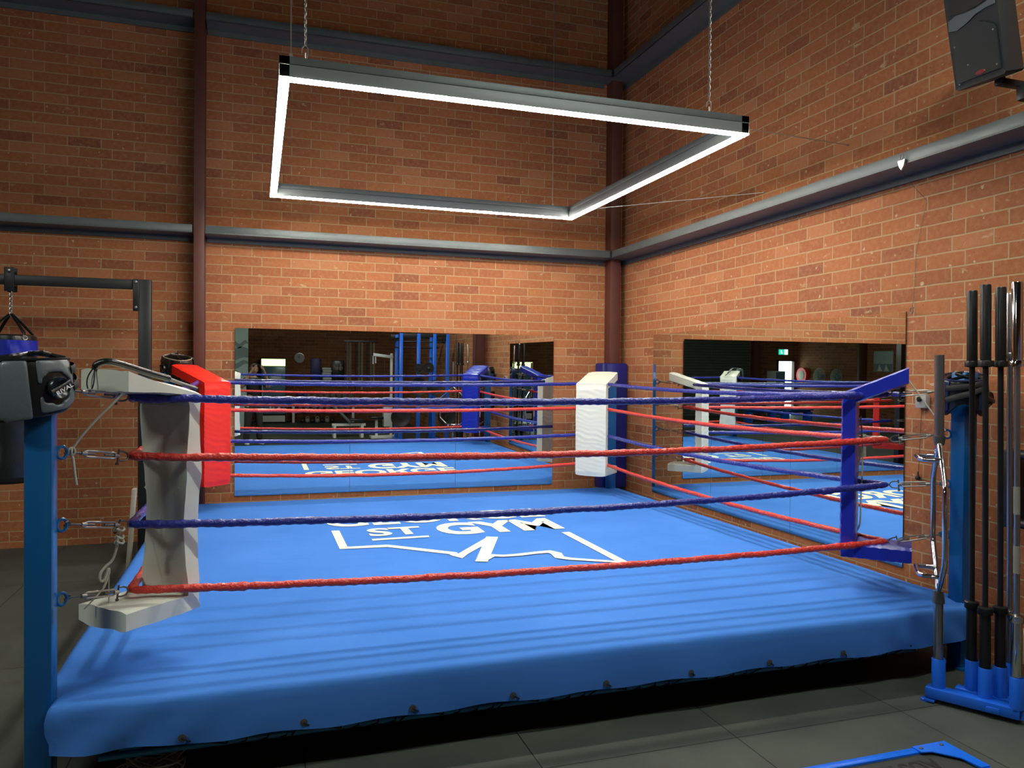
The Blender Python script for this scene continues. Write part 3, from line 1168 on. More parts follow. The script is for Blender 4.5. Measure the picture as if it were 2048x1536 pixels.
#@@LIGHTS
# ------------------------------------------------------------------ square LED light over the ring
LX0, LX1, LY0, LY1, LZ = -4.165, -1.065, -4.11, -0.95, 3.40
fx = thing('frame_light', ((LX0 + LX1) / 2, (LY0 + LY1) / 2, 3.5), 'large square frame light of glowing white strips hanging on chains over the ring', 'ceiling light')
bars = [((LX0, LY0), (LX1, LY0)), ((LX1, LY0), (LX1, LY1)), ((LX1, LY1), (LX0, LY1)), ((LX0, LY1), (LX0, LY0))]
g = G()
gd = G()
gs = G()
for (ax, ay), (bx, by) in bars:
    a = Vector((ax, ay, 0))
    b = Vector((bx, by, 0))
    d = (b - a).normalized()
    L = (b - a).length
    inn = Vector((-d.y, d.x, 0))
    c = (a + b) / 2 + inn * 0.03
    sx = abs(d.x) * L + abs(d.y) * 0.06
    sy = abs(d.y) * L + abs(d.x) * 0.06
    g.box((c.x, c.y, LZ + 0.052), (sx, sy, 0.072), bev=0.003)
    gs.box((c.x, c.y, LZ + 0.112), (sx, sy, 0.044), bev=0.002)
    gd.box((c.x, c.y, LZ + 0.012), (sx - 0.003, sy - 0.003, 0.010))
put('housing', g, 'housing', fx)
put('support_channel', gs, 'galv', fx)
put('diffuser', gd, 'led', fx, smooth=False)


def chain(g, top, bot, n, r=0.0032, lw=0.008, ll=0.012):
    top, bot = Vector(top), Vector(bot)
    ax = (bot - top).normalized()
    s1 = ax.orthogonal().normalized()
    s2 = ax.cross(s1)
    for i in range(n):
        c = top.lerp(bot, (i + 0.5) / n)
        s = s1 if i % 2 else s2
        h = (bot - top).length / n * 0.78
        pts = [c + ax * (math.cos(a * PI / 4) * h) + s * (math.sin(a * PI / 4) * lw) for a in range(8)]
        g.tube(pts, r, 5, closed=True)


for x in (-4.02, -1.365):
    y = LY0 + 0.03
    g = G()
    chain(g, (x, y, H - 0.1), (x, y, 3.62), 110)
    put('suspension_chain', g, 'zinc', fx)
    g = G()
    g.tube([(x, y, 3.53), (x, y, 3.575)], 0.004, 8)
    g.tube([(x - 0.02, y, 3.572), (x - 0.018, y, 3.60), (x, y, 3.622), (x + 0.014, y, 3.60), (x + 0.012, y, 3.56), (x + 0.004, y, 3.535)], 0.0035, 6)
    put('hook', g, 'zinc', fx)
for x, y in ((-4.10, LY0 + 0.03), (-1.30, LY1 - 0.03)):
    g = G()
    g.cyl((x, y, 3.52), (x, y, H - 0.05), 0.0035, 6)
    g.box((x, y, 3.545), (0.02, 0.02, 0.02))
    put('suspension_wire', g, 'zinc', fx)
for a, b in (((LX1, LY0 + 0.02, 3.455), (-0.005, -3.856, 3.514)), ((LX1, LY1 - 0.35, 3.45), (-0.005, -2.84, 3.376))):
    g = G()
    g.cyl(a, b, 0.0035, 6)
    g.lathe([(0.008, 0), (0.008, 0.02), (0.004, 0.024)], (b[0] - 0.018, b[1], b[2]), 8, 'x')
    put('stay_wire', g, 'zinc', fx)

# ------------------------------------------------------------------ tube lights over the gym floor, out of the picture
for i, (x, y, z, sx, sy) in enumerate(GYM_LIGHTS):
    t = thing('tube_light', (x, y, z), ['long white tube light above the barbell holder', 'long white tube light over the gym floor behind and left of the photographer'][i], 'ceiling light', 'tube lights over the gym floor')
    g = G().box((x, y, z + 0.05), (sx + 0.04, sy + 0.05, 0.07), bev=0.004)
    g.cyl((x - sx * 0.4, y, z + 0.08), (x - sx * 0.4, y, H), 0.004, 6)
    g.cyl((x + sx * 0.4, y, z + 0.08), (x + sx * 0.4, y, H), 0.004, 6)
    put('housing', g, 'housing', t)
    put('diffuser', G().box((x, y, z + 0.004), (sx, sy, 0.02)), 'gym_led', t, smooth=False)

# ------------------------------------------------------------------ bag stand and punch bag on the left
ST_Y = -0.90
st = thing('bag_stand', (-5.25, ST_Y, 0), 'tall black steel box-section stand with an overhead beam for the punch bag', 'bag stand')
put('upright', G().box((-5.248, ST_Y, 1.287), (0.105, 0.10, 2.575), bev=0.005), 'black_steel', st)
put('upright', G().box((-7.70, ST_Y, 1.287), (0.105, 0.10, 2.575), bev=0.005), 'black_steel', st)
put('beam', G().box((-6.47, ST_Y, 2.528), (2.35, 0.08, 0.085), bev=0.005), 'black_steel', st)
for x, sx in ((-5.248, 1), (-7.70, -1)):
    put('foot', G().box((x, ST_Y + 0.02, 0.02), (0.12, 1.1, 0.04), bev=0.004), 'black_steel', st)
g = G().box((-5.318, ST_Y - 0.055, 2.43), (0.05, 0.008, 0.29), bev=0.002)
put('gusset_plate', g, 'black_steel', st)
for z in (2.55, 2.32):
    g = G().lathe([(0.013, 0), (0.013, 0.010), (0.008, 0.014)], (-5.318, ST_Y - 0.060, z), 6, 'y', Matrix.Rotation(PI, 3, 'Z'))
    put('bolt', g, 'zinc', st)
BGX = -6.315
bg = thing('punch_bag', (BGX, ST_Y, 0.76), 'large black punch bag with a royal blue band, hanging from the black stand', 'punch bag')
prof = [(0.05, 0.765), (0.17, 0.765), (0.192, 0.785), (0.197, 0.82)]
for i in range(14):
    prof.append((0.197 + 0.004 * math.sin(i * 1.3), 0.82 + i * 0.08))
prof.append((0.196, 1.935))
put('body', G().lathe(prof, (BGX, ST_Y, 0), 40), 'black_leather', bg)
g = G()
rings = []
for h in range(6):
    z = 1.868 + 0.132 * h / 5
    ring_ = []
    for j in range(72):
        a = 2 * PI * j / 72
        r = 0.2025 + 0.0035 * math.sin(a * 9 + h * 0.7) + 0.003 * math.sin(a * 23 + h)
        ring_.append(g.bm.verts.new((BGX + r * math.cos(a), ST_Y + r * math.sin(a), z)))
    rings.append(ring_)
for A, B_ in zip(rings, rings[1:]):
    for j in range(72):
        g.bm.faces.new((A[j], A[(j + 1) % 72], B_[(j + 1) % 72], B_[j]))
put('blue_band', g, 'blue_vinyl', bg)
put('top_cover', G().lathe([(0.197, 1.92), (0.199, 2.005), (0.194, 2.035), (0.17, 2.05), (0.02, 2.045)], (BGX, ST_Y, 0), 40), 'black_leather', bg)
for k in range(4):
    a = PI / 4 + k * PI / 2
    dx, dy = math.cos(a), math.sin(a)
    g = G()
    g.tube([(BGX + dx * 0.185, ST_Y + dy * 0.185, 2.00), (BGX + dx * 0.19, ST_Y + dy * 0.19, 2.06), (BGX + dx * 0.09, ST_Y + dy * 0.09, 2.16), (BGX + dx * 0.01, ST_Y + dy * 0.01, 2.23)], (0.012, 0.003), 8)
    put('hanging_strap', g, 'black_leather', bg)
    g = G()
    c = Vector((BGX + dx * 0.203, ST_Y + dy * 0.203, 2.02))
    tg = Vector((-dy, dx, 0))
    g.tube([c + tg * math.cos(q * PI / 5) * 0.02 + Vector((0, 0, math.sin(q * PI / 5) * 0.018)) for q in range(10)], 0.004, 6, closed=True)
    put('ring', g, 'zinc', bg)
g = G()
chain(g, (BGX, ST_Y, 2.43), (BGX, ST_Y, 2.22), 10, 0.004, 0.012)
put('chain', g, 'zinc', bg)
hb = thing('beam_clamp', (BGX, ST_Y, 2.44), 'black clamp bracket gripping the beam above the punch bag chain', 'bracket')
g = G()
for dy in (-0.05, 0.05):
    g.box((BGX + 0.0, ST_Y + dy, 2.53), (0.075, 0.012, 0.21), bev=0.003)
g.box((BGX, ST_Y, 2.478), (0.075, 0.11, 0.012))
g.prism([(BGX - 0.02, ST_Y - 0.008, 2.472), (BGX + 0.02, ST_Y - 0.008, 2.472), (BGX + 0.006, ST_Y - 0.008, 2.42), (BGX - 0.006, ST_Y - 0.008, 2.42)], (0, 0.016, 0))
put('plates', g, 'black_steel', hb)
g = G().cyl((BGX, ST_Y - 0.072, 2.605), (BGX, ST_Y + 0.07, 2.605), 0.008, 8)
g.sphere((BGX, ST_Y - 0.07, 2.605), 0.017, 12, 8)
put('bolt', g, 'zinc', hb)

# pale timber plank leaning beside the ring
t = G()
t.box((-5.262, -1.62, 0.385), (0.03, 0.10, 0.77), Matrix.Rotation(0.07, 3, 'Y'), bev=0.003)
tag(put('timber_plank', t, 'timber', loc=(-5.27, -1.62, 0)), 'pale upright timber plank standing at the left edge of the ring', 'plank')

# ------------------------------------------------------------------ head guards
def head_guard(center, face, label, shell_m, panel_m, ear_m, trim_m, tilt=0.0, lettered=False, scale=1.0, roll=0.0):
    center = Vector(center)
    f = Vector((face[0], face[1], 0)).normalized()
    sd = Vector((0, 0, 1)).cross(f)
    up = Vector((0, 0, 1))
    R = Matrix((f, sd, up)).transposed() @ Matrix.Rotation(tilt, 3, 'Y') @ Matrix.Rotation(roll, 3, 'X')
    t = thing('head_guard', tuple(center), label, 'head guard', 'boxing head guards hung on the ring posts')

    def surf(th, v, off=0.0):
        """th in degrees from the face, v from 0 at the crown rim to 1 at the lower edge"""
        a = math.radians(th)
        ab = abs(th)
        ztop = 0.092 + 0.010 * math.cos(a)
        if ab < 45:
            zb = -0.158
        elif ab < 125:
            zb = -0.158 + 0.022 * (ab - 45) / 80
        else:
            zb = -0.136 + 0.085 * (ab - 125) / 55
        z = ztop + (zb - ztop) * v
        k = math.sin(PI * min(1, max(0, (z + 0.17) / 0.27))) ** 0.35
        ra = (0.155 + off) * (0.80 + 0.22 * k)
        rb = (0.118 + off) * (0.80 + 0.22 * k)
        if z < -0.02 and ab < 75:
            ra += 0.012 * (1 - ab / 75)
        e = 0.85
        c, s_ = math.cos(a), math.sin(a)
        x = ra * math.copysign(abs(c) ** e, c)
        y = rb * math.copysign(abs(s_) ** e, s_)
        return center + R @ (Vector((x, y, z)) * scale)

    def sheet(test, off, th, nth=64, nv=16):
        g = G()
        bm = g.bm
        V = {}
        for i in range(nth):
            for j in range(nv):
                tm = -180 + 360 * (i + 0.5) / nth
                vm = (j + 0.5) / nv
                if not test(tm, vm):
                    continue
                q = []
                for a, b in ((i, j), (i + 1, j), (i + 1, j + 1), (i, j + 1)):
                    a2 = a % nth
                    if (a2, b) not in V:
                        V[(a2, b)] = bm.verts.new(surf(-180 + 360 * a2 / nth, b / nv, off))
                    q.append(V[(a2, b)])
                bm.faces.new(q)
        bmesh.ops.recalc_face_normals(bm, faces=bm.faces)
        bmesh.ops.smooth_vert(bm, verts=[v for v in bm.verts if v.is_boundary], factor=0.5, use_axis_x=True, use_axis_y=True, use_axis_z=True)
        r = bmesh.ops.solidify(bm, geom=bm.faces[:] + bm.edges[:] + bm.verts[:], thickness=th)
        return g

    def hole(a, v):      # eyes, nose and mouth opening
        return abs(a) < 40 and 0.30 < v < 0.80 and not (abs(a) > 24 and 0.46 < v < 0.72)
    g = sheet(lambda a, v: not hole(a, v), 0.0, 0.026)
    o = put('shell', g, shell_m, t, ang=180)
    md = o.modifiers.new('soft', 'SUBSURF')
    md.levels = md.render_levels = 1
    for sgn in (1, -1):
        g = sheet(lambda a, v: 30 < a * sgn < 86 and v > 0.02 and v < 0.97 and (a * sgn > 46 or v < 0.0 or (v > 0.42 and v < 0.92)) and not (abs(a * sgn - 100) < 2), 0.010, 0.016)
        o = put('cheek_panel', g, panel_m, t, ang=180)
        md = o.modifiers.new('soft', 'SUBSURF')
        md.levels = md.render_levels = 1
        g = sheet(lambda a, v: 92 < a * sgn < 146 and v > 0.02 and v < 0.94 and not (((a * sgn - 113) / 22) ** 2 + ((v - 0.52) / 0.27) ** 2 < 1), 0.009, 0.015)
        o = put('side_panel', g, panel_m, t, ang=180)
        md = o.modifiers.new('soft', 'SUBSURF')
        md.levels = md.render_levels = 1
        # round ear cup with a raised lip and the slanting band
        c0 = surf(113 * sgn, 0.52, 0.012)
        nn = (surf(113 * sgn, 0.52, 0.03) - c0).normalized()
        uu = (R @ Vector((0, 0, 1)))
        uu = (uu - nn * uu.dot(nn)).normalized()
        hh = uu.cross(nn)
        if hh.dot(f) > 0:
            hh = -hh
        rot = Matrix((hh, uu, nn)).transposed()
        g = G().lathe([(0.044 * scale, -0.012), (0.045 * scale, 0.004), (0.041 * scale, 0.010), (0.036 * scale, 0.006), (0.020 * scale, -0.002), (0.006 * scale, -0.004)], c0, 28, 'z', rot)
        put('ear_cup', g, ear_m, t)
        g = G()
        g.tube([c0 + hh * a * scale + uu * b * scale + nn * 0.011 for a, b in ((-0.045, -0.018), (-0.02, -0.010), (0.02, 0.006), (0.045, 0.018))], (0.013, 0.004), 8, up=uu)
        put('band', g, shell_m, t)
        if lettered and sgn == 1:
            def fn(u, v, c0=c0, hh=hh, uu=uu, nn=nn):
                d1 = (hh * 0.92 + uu * 0.38).normalized()
                d2 = nn.cross(d1)
                if d2.dot(uu) < 0:
                    d2 = -d2
                return c0 + d1 * (-0.035 + 0.082 * u) + d2 * (-0.012 + 0.017 * v - 0.006) + nn * 0.0175
            text_mesh('RIVAL', None, 'white_letter', t, 'lettering', fn, bold=0.02, label='small white slanting letters')
    # top straps, back straps and rear hook panel
    g = G()
    for k in (-1, 1):
        g.tube(curve_pts([surf(35 * k, 0.0, 0.0), center + R @ Vector((0.03, 0.05 * k, 0.108)) * scale, center + R @ Vector((-0.05, -0.045 * k, 0.112)) * scale, surf(180 - 35 * k, 0.0, 0.0)], 6), (0.010, 0.003), 8)
    put('top_strap', g, shell_m, t)
    g = G()
    for v in (0.25, 0.6):
        g.tube([surf(a, v, 0.012) for a in range(140, 222, 8)], (0.017, 0.004), 8)
    put('rear_strap', g, 'black_cord', t)
    g = G().tube([surf(a, 0.012, 0.004) for a in range(-180, 180, 10)], 0.006 * scale, 6, closed=True)
    put('piping', g, trim_m, t)
    # round badge on the brow
    c1 = surf(-4, 0.16, 0.010)
    nn = (surf(-4, 0.16, 0.03) - c1).normalized()
    uu = R @ Vector((0, 0, 1))
    uu = (uu - nn * uu.dot(nn)).normalized()
    hh = uu.cross(nn)
    rot = Matrix((hh, uu, nn)).transposed()
    if lettered:
        c1 = surf(14, 0.20, 0.006)
        nn = (surf(14, 0.20, 0.03) - c1).normalized()
        uu = (uu - nn * uu.dot(nn)).normalized()
        hh = uu.cross(nn)
        g = G()
        g.tube([c1 + hh * math.cos(a) * 0.019 + uu * math.sin(a) * 0.023 + nn * 0.004 for a in [math.radians(q) for q in range(-60, 240, 20)]], (0.0045, 0.002), 6)
        g.tube([c1 + hh * a + uu * b + nn * 0.005 for a, b in ((-0.008, 0.012), (0.004, 0.012), (0.010, 0.004), (-0.002, 0.0), (0.008, -0.012))], (0.003, 0.002), 6)
        put('badge', g, 'tan', t).__setitem__('label', 'cream crescent badge on the brow')
    return t


head_guard((-5.150, -5.105, 1.700), (-0.90, -0.43), 'black and grey head guard with a crescent badge, hung over the front left post', 'black_leather', 'grey_leather', 'black_leather', 'black_leather', tilt=0.10, lettered=True, scale=1.0)
head_guard((-5.03, -0.30, 1.80), (0.85, -0.5), 'dark brown head guard perched on the back left post beside the red pad', 'brown_leather', 'brown_leather', 'black_leather', 'tan', tilt=0.25, scale=0.95, roll=0.2)
head_guard((-0.235, -5.115, 1.665), (0.75, 0.66), 'navy and black head guard hung over the front right post behind the barbells', 'black_leather', 'navy_leather', 'black_leather', 'navy_leather', tilt=-0.12, scale=1.02)
# strap buckle dangling from the navy guard is part of it; padded stick on the white pad:
pq = POSTS['FL']


def QF(u, w, z):
    return Vector((pq.x + R2 * u - R2 * w, pq.y + R2 * u + R2 * w, z))


t = thing('training_stick', tuple(QF(0.45, 0, 1.77)), 'black padded training stick with a wrist loop, lying on top of the white corner pad', 'training stick')
g = G()
g.tube(curve_pts([QF(0.27, 0.06, 1.752), QF(0.285, 0.045, 1.779), QF(0.33, 0.01, 1.785), QF(0.48, -0.015, 1.742), QF(0.60, -0.02, 1.712)], 6), lambda i: 0.015 if i > 2 else 0.010, 10)
put('padded_grip', g, 'black_leather', t)
g = G()
g.tube([QF(0.58, -0.018, 1.716), QF(0.66, -0.03, 1.688), QF(0.74, -0.045, 1.662)], 0.009, 8)
put('shaft', g, 'dark_zinc', t)
g = G()
g.tube(curve_pts([QF(0.275, 0.06, 1.765), QF(0.262, 0.085, 1.72), QF(0.258, 0.085, 1.68), QF(0.258, 0.065, 1.655), QF(0.258, 0.045, 1.68), QF(0.268, 0.05, 1.72), QF(0.275, 0.06, 1.765)], 6), 0.0032, 6)
put('wrist_loop', g, 'black_cord', t)

# ------------------------------------------------------------------ loudspeaker on the right wall
t = thing('loudspeaker', (-0.35, -5.39, 3.6), 'black loudspeaker with a grey horn, tilted down from a bracket high on the right wall', 'loudspeaker')
sn = Vector((-0.9743, -0.0635, -0.2160))
sl = Vector((0.0651, -0.9979, 0)).normalized()
su = sn.cross(sl) * 1
if su.z < 0:
    su = -su
BL = Vector((-0.472, -5.239, 3.391))
SWd, SHt = 0.30, 0.54


def SP(a, b, c):
    return BL + sl * a + su * b + sn * c


g = G()
front = [(0.0, 0.012), (0.012, 0.0), (SWd - 0.012, 0.0), (SWd, 0.012), (SWd, SHt - 0.03), (SWd - 0.03, SHt), (0.03, SHt), (0.0, SHt - 0.03)]
back = [(0.05, 0.03), (0.06, 0.02), (SWd - 0.06, 0.02), (SWd - 0.05, 0.03), (SWd - 0.05, SHt - 0.05), (SWd - 0.07, SHt - 0.03), (0.07, SHt - 0.03), (0.05, SHt - 0.05)]
rings = []
for pl, c in ((front, 0.0), (front, -0.05), (back, -0.22)):
    rings.append([g.bm.verts.new(SP(a, b, c)) for a, b in pl])
for A, B_ in zip(rings, rings[1:]):
    for j in range(8):
        g.bm.faces.new((A[j], A[(j + 1) % 8], B_[(j + 1) % 8], B_[j]))
g.bm.faces.new(rings[0])
g.bm.faces.new(rings[-1])
put('cabinet', g, 'speaker_case', t, ang=30)
g = G()
arc = [(0.015 + 0.27 * i / 12, 0.262 + 0.062 * math.sin(PI * i / 12)) for i in range(13)]
poly = [(0.022, 0.035), (SWd - 0.022, 0.035)] + [(SWd - 0.02, 0.25)] + arc[::-1][1:-1] + [(0.02, 0.25)]
g.prism([SP(a, b, 0.001) for a, b in poly], sn * 0.009)
put('woofer_grille', g, 'speaker_grille', t, ang=25)
g = G()
pts = [(0.01, 0.330), (0.06, 0.318), (0.12, 0.335), (0.18, 0.362), (0.24, 0.372), (0.29, 0.372)]
hi = [(0.01, 0.385), (0.06, 0.40), (0.12, 0.392), (0.18, 0.392), (0.24, 0.402), (0.29, 0.43)]
for i in range(len(pts) - 1):
    q = [SP(*pts[i], 0.008), SP(*pts[i + 1], 0.008), SP(*hi[i + 1], 0.0015), SP(*hi[i], 0.0015)]
    g.bm.faces.new([g.bm.verts.new(v) for v in q])
bmesh.ops.remove_doubles(g.bm, verts=g.bm.verts[:], dist=0.0005)
bmesh.ops.solidify(g.bm, geom=g.bm.faces[:] + g.bm.edges[:] + g.bm.verts[:], thickness=0.004)
put('horn_lip', g, 'speaker_horn', t)
g = G()
g.prism([SP(a, b, 0.001) for a, b in ((0.03, 0.41), (0.12, 0.40), (0.2, 0.402), (0.27, 0.42), (0.27, 0.51), (0.03, 0.51))], sn * 0.004)
put('horn_throat', g, 'black_plastic', t)
g = G()
g.lathe([(0.001, 0), (0.03, 0.001), (0.026, 0.005), (0.001, 0.006)], SP(0.165, 0.052, 0.009), 20, 'z', Matrix((sl * 1.0, su * 0.45, sn)).transposed())
put('badge', g, 'red_badge', t)
for a, b in ((0.035, 0.235), (0.265, 0.245), (0.10, 0.115), (0.035, 0.028), (0.262, 0.062)):
    put('screw', G().lathe([(0.005, 0), (0.005, 0.003), (0.002, 0.004)], SP(a, b, 0.009), 8, 'z', Matrix((sl, su, sn)).transposed()), 'zinc', t)
g = G()
g.cyl(SP(0.17, 0.06, -0.12), SP(0.17, -0.02, -0.16), 0.018, 12)
g.box(tuple(SP(0.17, -0.03, -0.22)), (0.20, 0.05, 0.035), bev=0.004)
g.box((-0.175, -5.42, 3.36), (0.06, 0.05, 0.09), bev=0.004)
g.box((-0.10, -5.42, 3.37), (0.18, 0.04, 0.035), bev=0.003)
g.box((-0.008, -5.42, 3.40), (0.014, 0.12, 0.24), bev=0.002)
put('wall_bracket', g, 'black_steel', t)

# ------------------------------------------------------------------ barbell holder and the bars in it
e_ = Vector((0.50, -0.866, 0)).normalized()
n_ = Vector((0.866, 0.50, 0))
TB = {'trap': Vector((-0.777, -5.465, 0)), 'a': Vector((-0.621, -5.535, 0)), 'b': Vector((-0.650, -5.640, 0)), 'c': Vector((-0.557, -5.650, 0)), 'd': Vector((-0.61, -5.785, 0)), 'e': Vector((-0.455, -5.62, 0))}
t = thing('barbell_holder', (-0.64, -5.62, 0), 'bright blue floor stand with upright tubes holding the barbells, at the right edge', 'barbell holder')
zr = math.atan2(e_.y, e_.x)
Rz = Matrix.Rotation(zr, 3, 'Z')
g = G()
fc = (TB['trap'] + TB['d']) / 2
g.box((fc.x - e_.x * 0.018, fc.y - e_.y * 0.018, 0.052), (0.435, 0.075, 0.056), Rz, bev=0.006)
rc = (TB['a'] + TB['c']) / 2 + e_ * 0.03
g.box((rc.x, rc.y, 0.052), (0.34, 0.07, 0.05), Rz, bev=0.006)
rc = TB['e']
g.box((rc.x, rc.y, 0.050), (0.26, 0.07, 0.046), Rz, bev=0.006)
cc = (TB['b'] + TB['e']) / 2
g.box((cc.x, cc.y, 0.045), (0.06, 0.33, 0.03), Matrix.Rotation(zr + 0.05, 3, 'Z'), bev=0.004)
put('base_frame', g, 'holder_blue', t)
for k, p in TB.items():
    g = G().lathe([(0.0285, 0.07), (0.0335, 0.074), (0.0335, 0.232), (0.031, 0.236), (0.0285, 0.232), (0.0285, 0.09), (0.001, 0.088)], (p.x, p.y, 0), 24)
    put('holder_tube', g, 'holder_blue', t)
p = TB['trap'] - e_ * 0.055 - n_ * 0.03
g = G().lathe([(0.001, 0.0), (0.024, 0.0), (0.024, 0.012), (0.012, 0.02), (0.001, 0.02)], (p.x, p.y, 0), 14)
g.box((p.x + 0.012, p.y - 0.02, 0.012), (0.05, 0.05, 0.014), Rz, bev=0.003)
put('foot', g, 'holder_blue', t)
p = TB['d'] + e_ * 0.065 - n_ * 0.004
g = G().prism([(p.x - 0.03, p.y + 0.045, 0.078), (p.x + 0.03, p.y - 0.06, 0.05), (p.x + 0.03, p.y - 0.06, 0.02), (p.x - 0.03, p.y + 0.045, 0.024)], n_ * 0.012)
put('wheel_bracket', g, 'holder_blue', t)
p = p + e_ * 0.045 - n_ * 0.012
rw_ = Matrix((e_, Vector((0, 0, 1)), n_)).transposed()
g = G().lathe([(0.030, -0.012), (0.034, -0.008), (0.034, 0.010), (0.030, 0.014)], (p.x, p.y, 0.034), 24, 'z', rw_)
put('wheel', g, 'black_plastic', t)
g = G().lathe([(0.019, 0), (0.019, 0.004), (0.006, 0.005)], Vector((p.x, p.y, 0.034)) - n_ * 0.0155, 18, 'z', rw_)
put('wheel_hub', g, 'steel_bar', t)
lean = Vector((-0.677, 0.736, 0)) * 0.028


def barbell(key, m_s, m_b, label, top=2.225, lowc=0.535, upc=1.815, r=0.0262):
    p = TB[key]
    b0 = p + Vector((0, 0, 0.092))
    tvec = lean + Vector((0, 0, top - 0.092))

    def A(z):
        return b0 + tvec * ((z - 0.092) / (top - 0.092))
    t = thing('barbell', tuple(b0), label, 'barbell', 'barbells standing in the blue holder')
    put('shaft', G().cyl(A(lowc + 0.01), A(upc), 0.0142, 16), m_b, t)
    put('sleeve', G().tube([A(0.092), A(0.10), A(lowc - 0.02)], lambda i: r - (0.003 if i == 0 else 0), 20), m_s, t)
    put('sleeve', G().tube([A(upc + 0.02), A(top - 0.006), A(top)], lambda i: r - (0.003 if i == 2 else 0), 20), m_s, t)
    ax = tvec.normalized()
    put('collar', G().tube([A(lowc - 0.022), A(lowc - 0.018), A(lowc + 0.012), A(lowc + 0.018)], lambda i: (0.033, 0.036, 0.036, 0.02)[i], 24), m_s, t)
    put('collar', G().tube([A(upc - 0.010), A(upc - 0.006), A(upc + 0.018), A(upc + 0.024)], lambda i: (0.02, 0.036, 0.036, 0.033)[i], 24), m_s, t)
    return t


barbell('a', 'black_bar', 'black_bar', 'black barbell standing leftmost of the black bars in the blue holder', top=2.215)
barbell('b', 'black_bar', 'black_bar', 'black barbell with the tallest black sleeve, second black bar from the left', top=2.235)
barbell('c', 'black_bar', 'black_bar', 'black barbell standing between the tallest black bar and the chrome bar')
bd = barbell('d', 'chrome', 'steel_bar', 'thick shiny chrome barbell nearest the right edge of the picture', top=2.235)
p = TB['d']
for z0, z1 in ((0.76, 0.90), (1.06, 1.20)):
    a = p + Vector((0, 0, z0)) + lean * (z0 / 2.2)
    b = p + Vector((0, 0, z1)) + lean * (z1 / 2.2)
    put('knurled_grip', G().cyl(a, b, 0.0152, 16), 'grey_web', bd)
barbell('e', 'steel_bar', 'steel_bar', 'thin silver bar half hidden behind the chrome barbell', top=2.20, r=0.0175, lowc=0.50, upc=1.86)

# hex trap bar, seen edge-on
p = TB['trap']
t = thing('trap_bar', (p.x, p.y, 0.092), 'chrome six-sided trap bar with square handles standing in the leftmost blue tube', 'trap bar')
hdir = Vector((-0.736, -0.677, 0)) * 0.29 + Vector((0.677, -0.736, 0)) * 0.030
lft = Vector((-0.677, 0.736, 0))
dl = lean * 0.8


def TP(z, h=0.0, l=0.0):
    return p + dl * (z / 2.2) + hdir * h + lft * l + Vector((0, 0, z))


put('sleeve', G().tube([TP(0.092), TP(0.54)], 0.0245, 20), 'steel_bar', t)
put('sleeve', G().tube([TP(1.43), TP(1.87)], 0.0245, 20), 'steel_bar', t)
put('collar', G().tube([TP(0.535), TP(0.55), TP(0.60)], lambda i: (0.031, 0.031, 0.024)[i], 20), 'dark_zinc', t)
put('collar', G().tube([TP(1.385), TP(1.42), TP(1.435)], lambda i: (0.024, 0.031, 0.031)[i], 20), 'dark_zinc', t)
g = G()
loop = [TP(0.58), TP(0.60, 0.05), TP(0.80, 0.95), TP(0.84, 1.0), TP(1.16, 1.0), TP(1.20, 0.95), TP(1.39, 0.05), TP(1.41), TP(1.39, -0.05), TP(1.20, -0.95), TP(1.16, -1.0), TP(0.84, -1.0), TP(0.80, -0.95), TP(0.60, -0.05)]
g.tube(loop, 0.0140, 14, closed=True)
put('hex_frame', g, 'chrome', t)
for z in (1.315, 0.70):
    g = G()
    g.tube([TP(z, 0.42, 0), TP(z, 0.40, 0.085), TP(z, 0.34, 0.10), TP(z, -0.34, 0.10), TP(z, -0.40, 0.085), TP(z, -0.42, 0)], 0.0125, 12)
    put('handle', g, 'chrome', t)

# black rack bolted to the wall behind the barbells
t = thing('wall_rack', (-0.12, -5.55, 1.1), 'black steel wall rack with two stub arms, half hidden behind the barbells', 'rack')
g = G().box((-0.17, -5.385, 1.12), (0.12, 0.07, 0.44), bev=0.008)
g.box((-0.055, -5.385, 1.12), (0.11, 0.05, 0.40), bev=0.003)
put('back_plate', g, 'black_steel', t)
for z in (1.315, 0.925):
    put('arm', G().tube([(-0.17, -5.36, z + 0.01), (-0.17, -5.45, z), (-0.17, -5.95, z - 0.03)], 0.027, 14), 'black_steel', t)

# isolator switch, pull cord and hook on the right wall
t = thing('wall_switch', (-0.001, -4.60, 1.585), 'small grey switch box with a black knob, between the mirror and the barbells', 'switch')
put('box', G().box((-0.02, -4.605, 1.587), (0.04, 0.088, 0.088), bev=0.005), 'grey_box', t)
g = G().lathe([(0.018, 0), (0.018, -0.008), (0.012, -0.018), (0.004, -0.018)], (-0.040, -4.600, 1.602), 18, 'x')
g.box((-0.052, -4.600, 1.602), (0.018, 0.010, 0.032), bev=0.002)
put('knob', g, 'black_plastic', t)
t = thing('pull_cord', (-0.02, -4.58, 1.36), 'thin dark cord ending in a black ball, hanging below the grey switch box', 'cord')
put('string', G().cyl((-0.006, -4.585, 1.545), (-0.012, -4.572, 1.09), 0.0016, 6), 'black_cord', t)
put('pull_ball', G().lathe([(0.002, 0.05), (0.006, 0.045), (0.007, 0.022), (0.017, 0.010), (0.018, 0.0), (0.010, -0.008)], (-0.02, -4.575, 1.062), 14), 'black_plastic', t)
t = thing('wall_hook', (-0.01, -4.50, 2.2), 'small steel eye hook in the brickwork above the mirror corner', 'hook')
put('eye', G().tube([(-0.02, -4.500 + 0.013 * math.cos(a * PI / 6), 2.205 + 0.02 * math.sin(a * PI / 6)) for a in range(12)], 0.0032, 6, closed=True), 'dark_zinc', t)
put('screw_shank', G().cyl((0.0, -4.50, 2.225), (-0.02, -4.50, 2.225), 0.003, 6), 'dark_zinc', t)
t = thing('cable_clamp', (-0.275, -4.66, 3.16), 'steel clamp on the front lip of the right-hand girt', 'clamp')
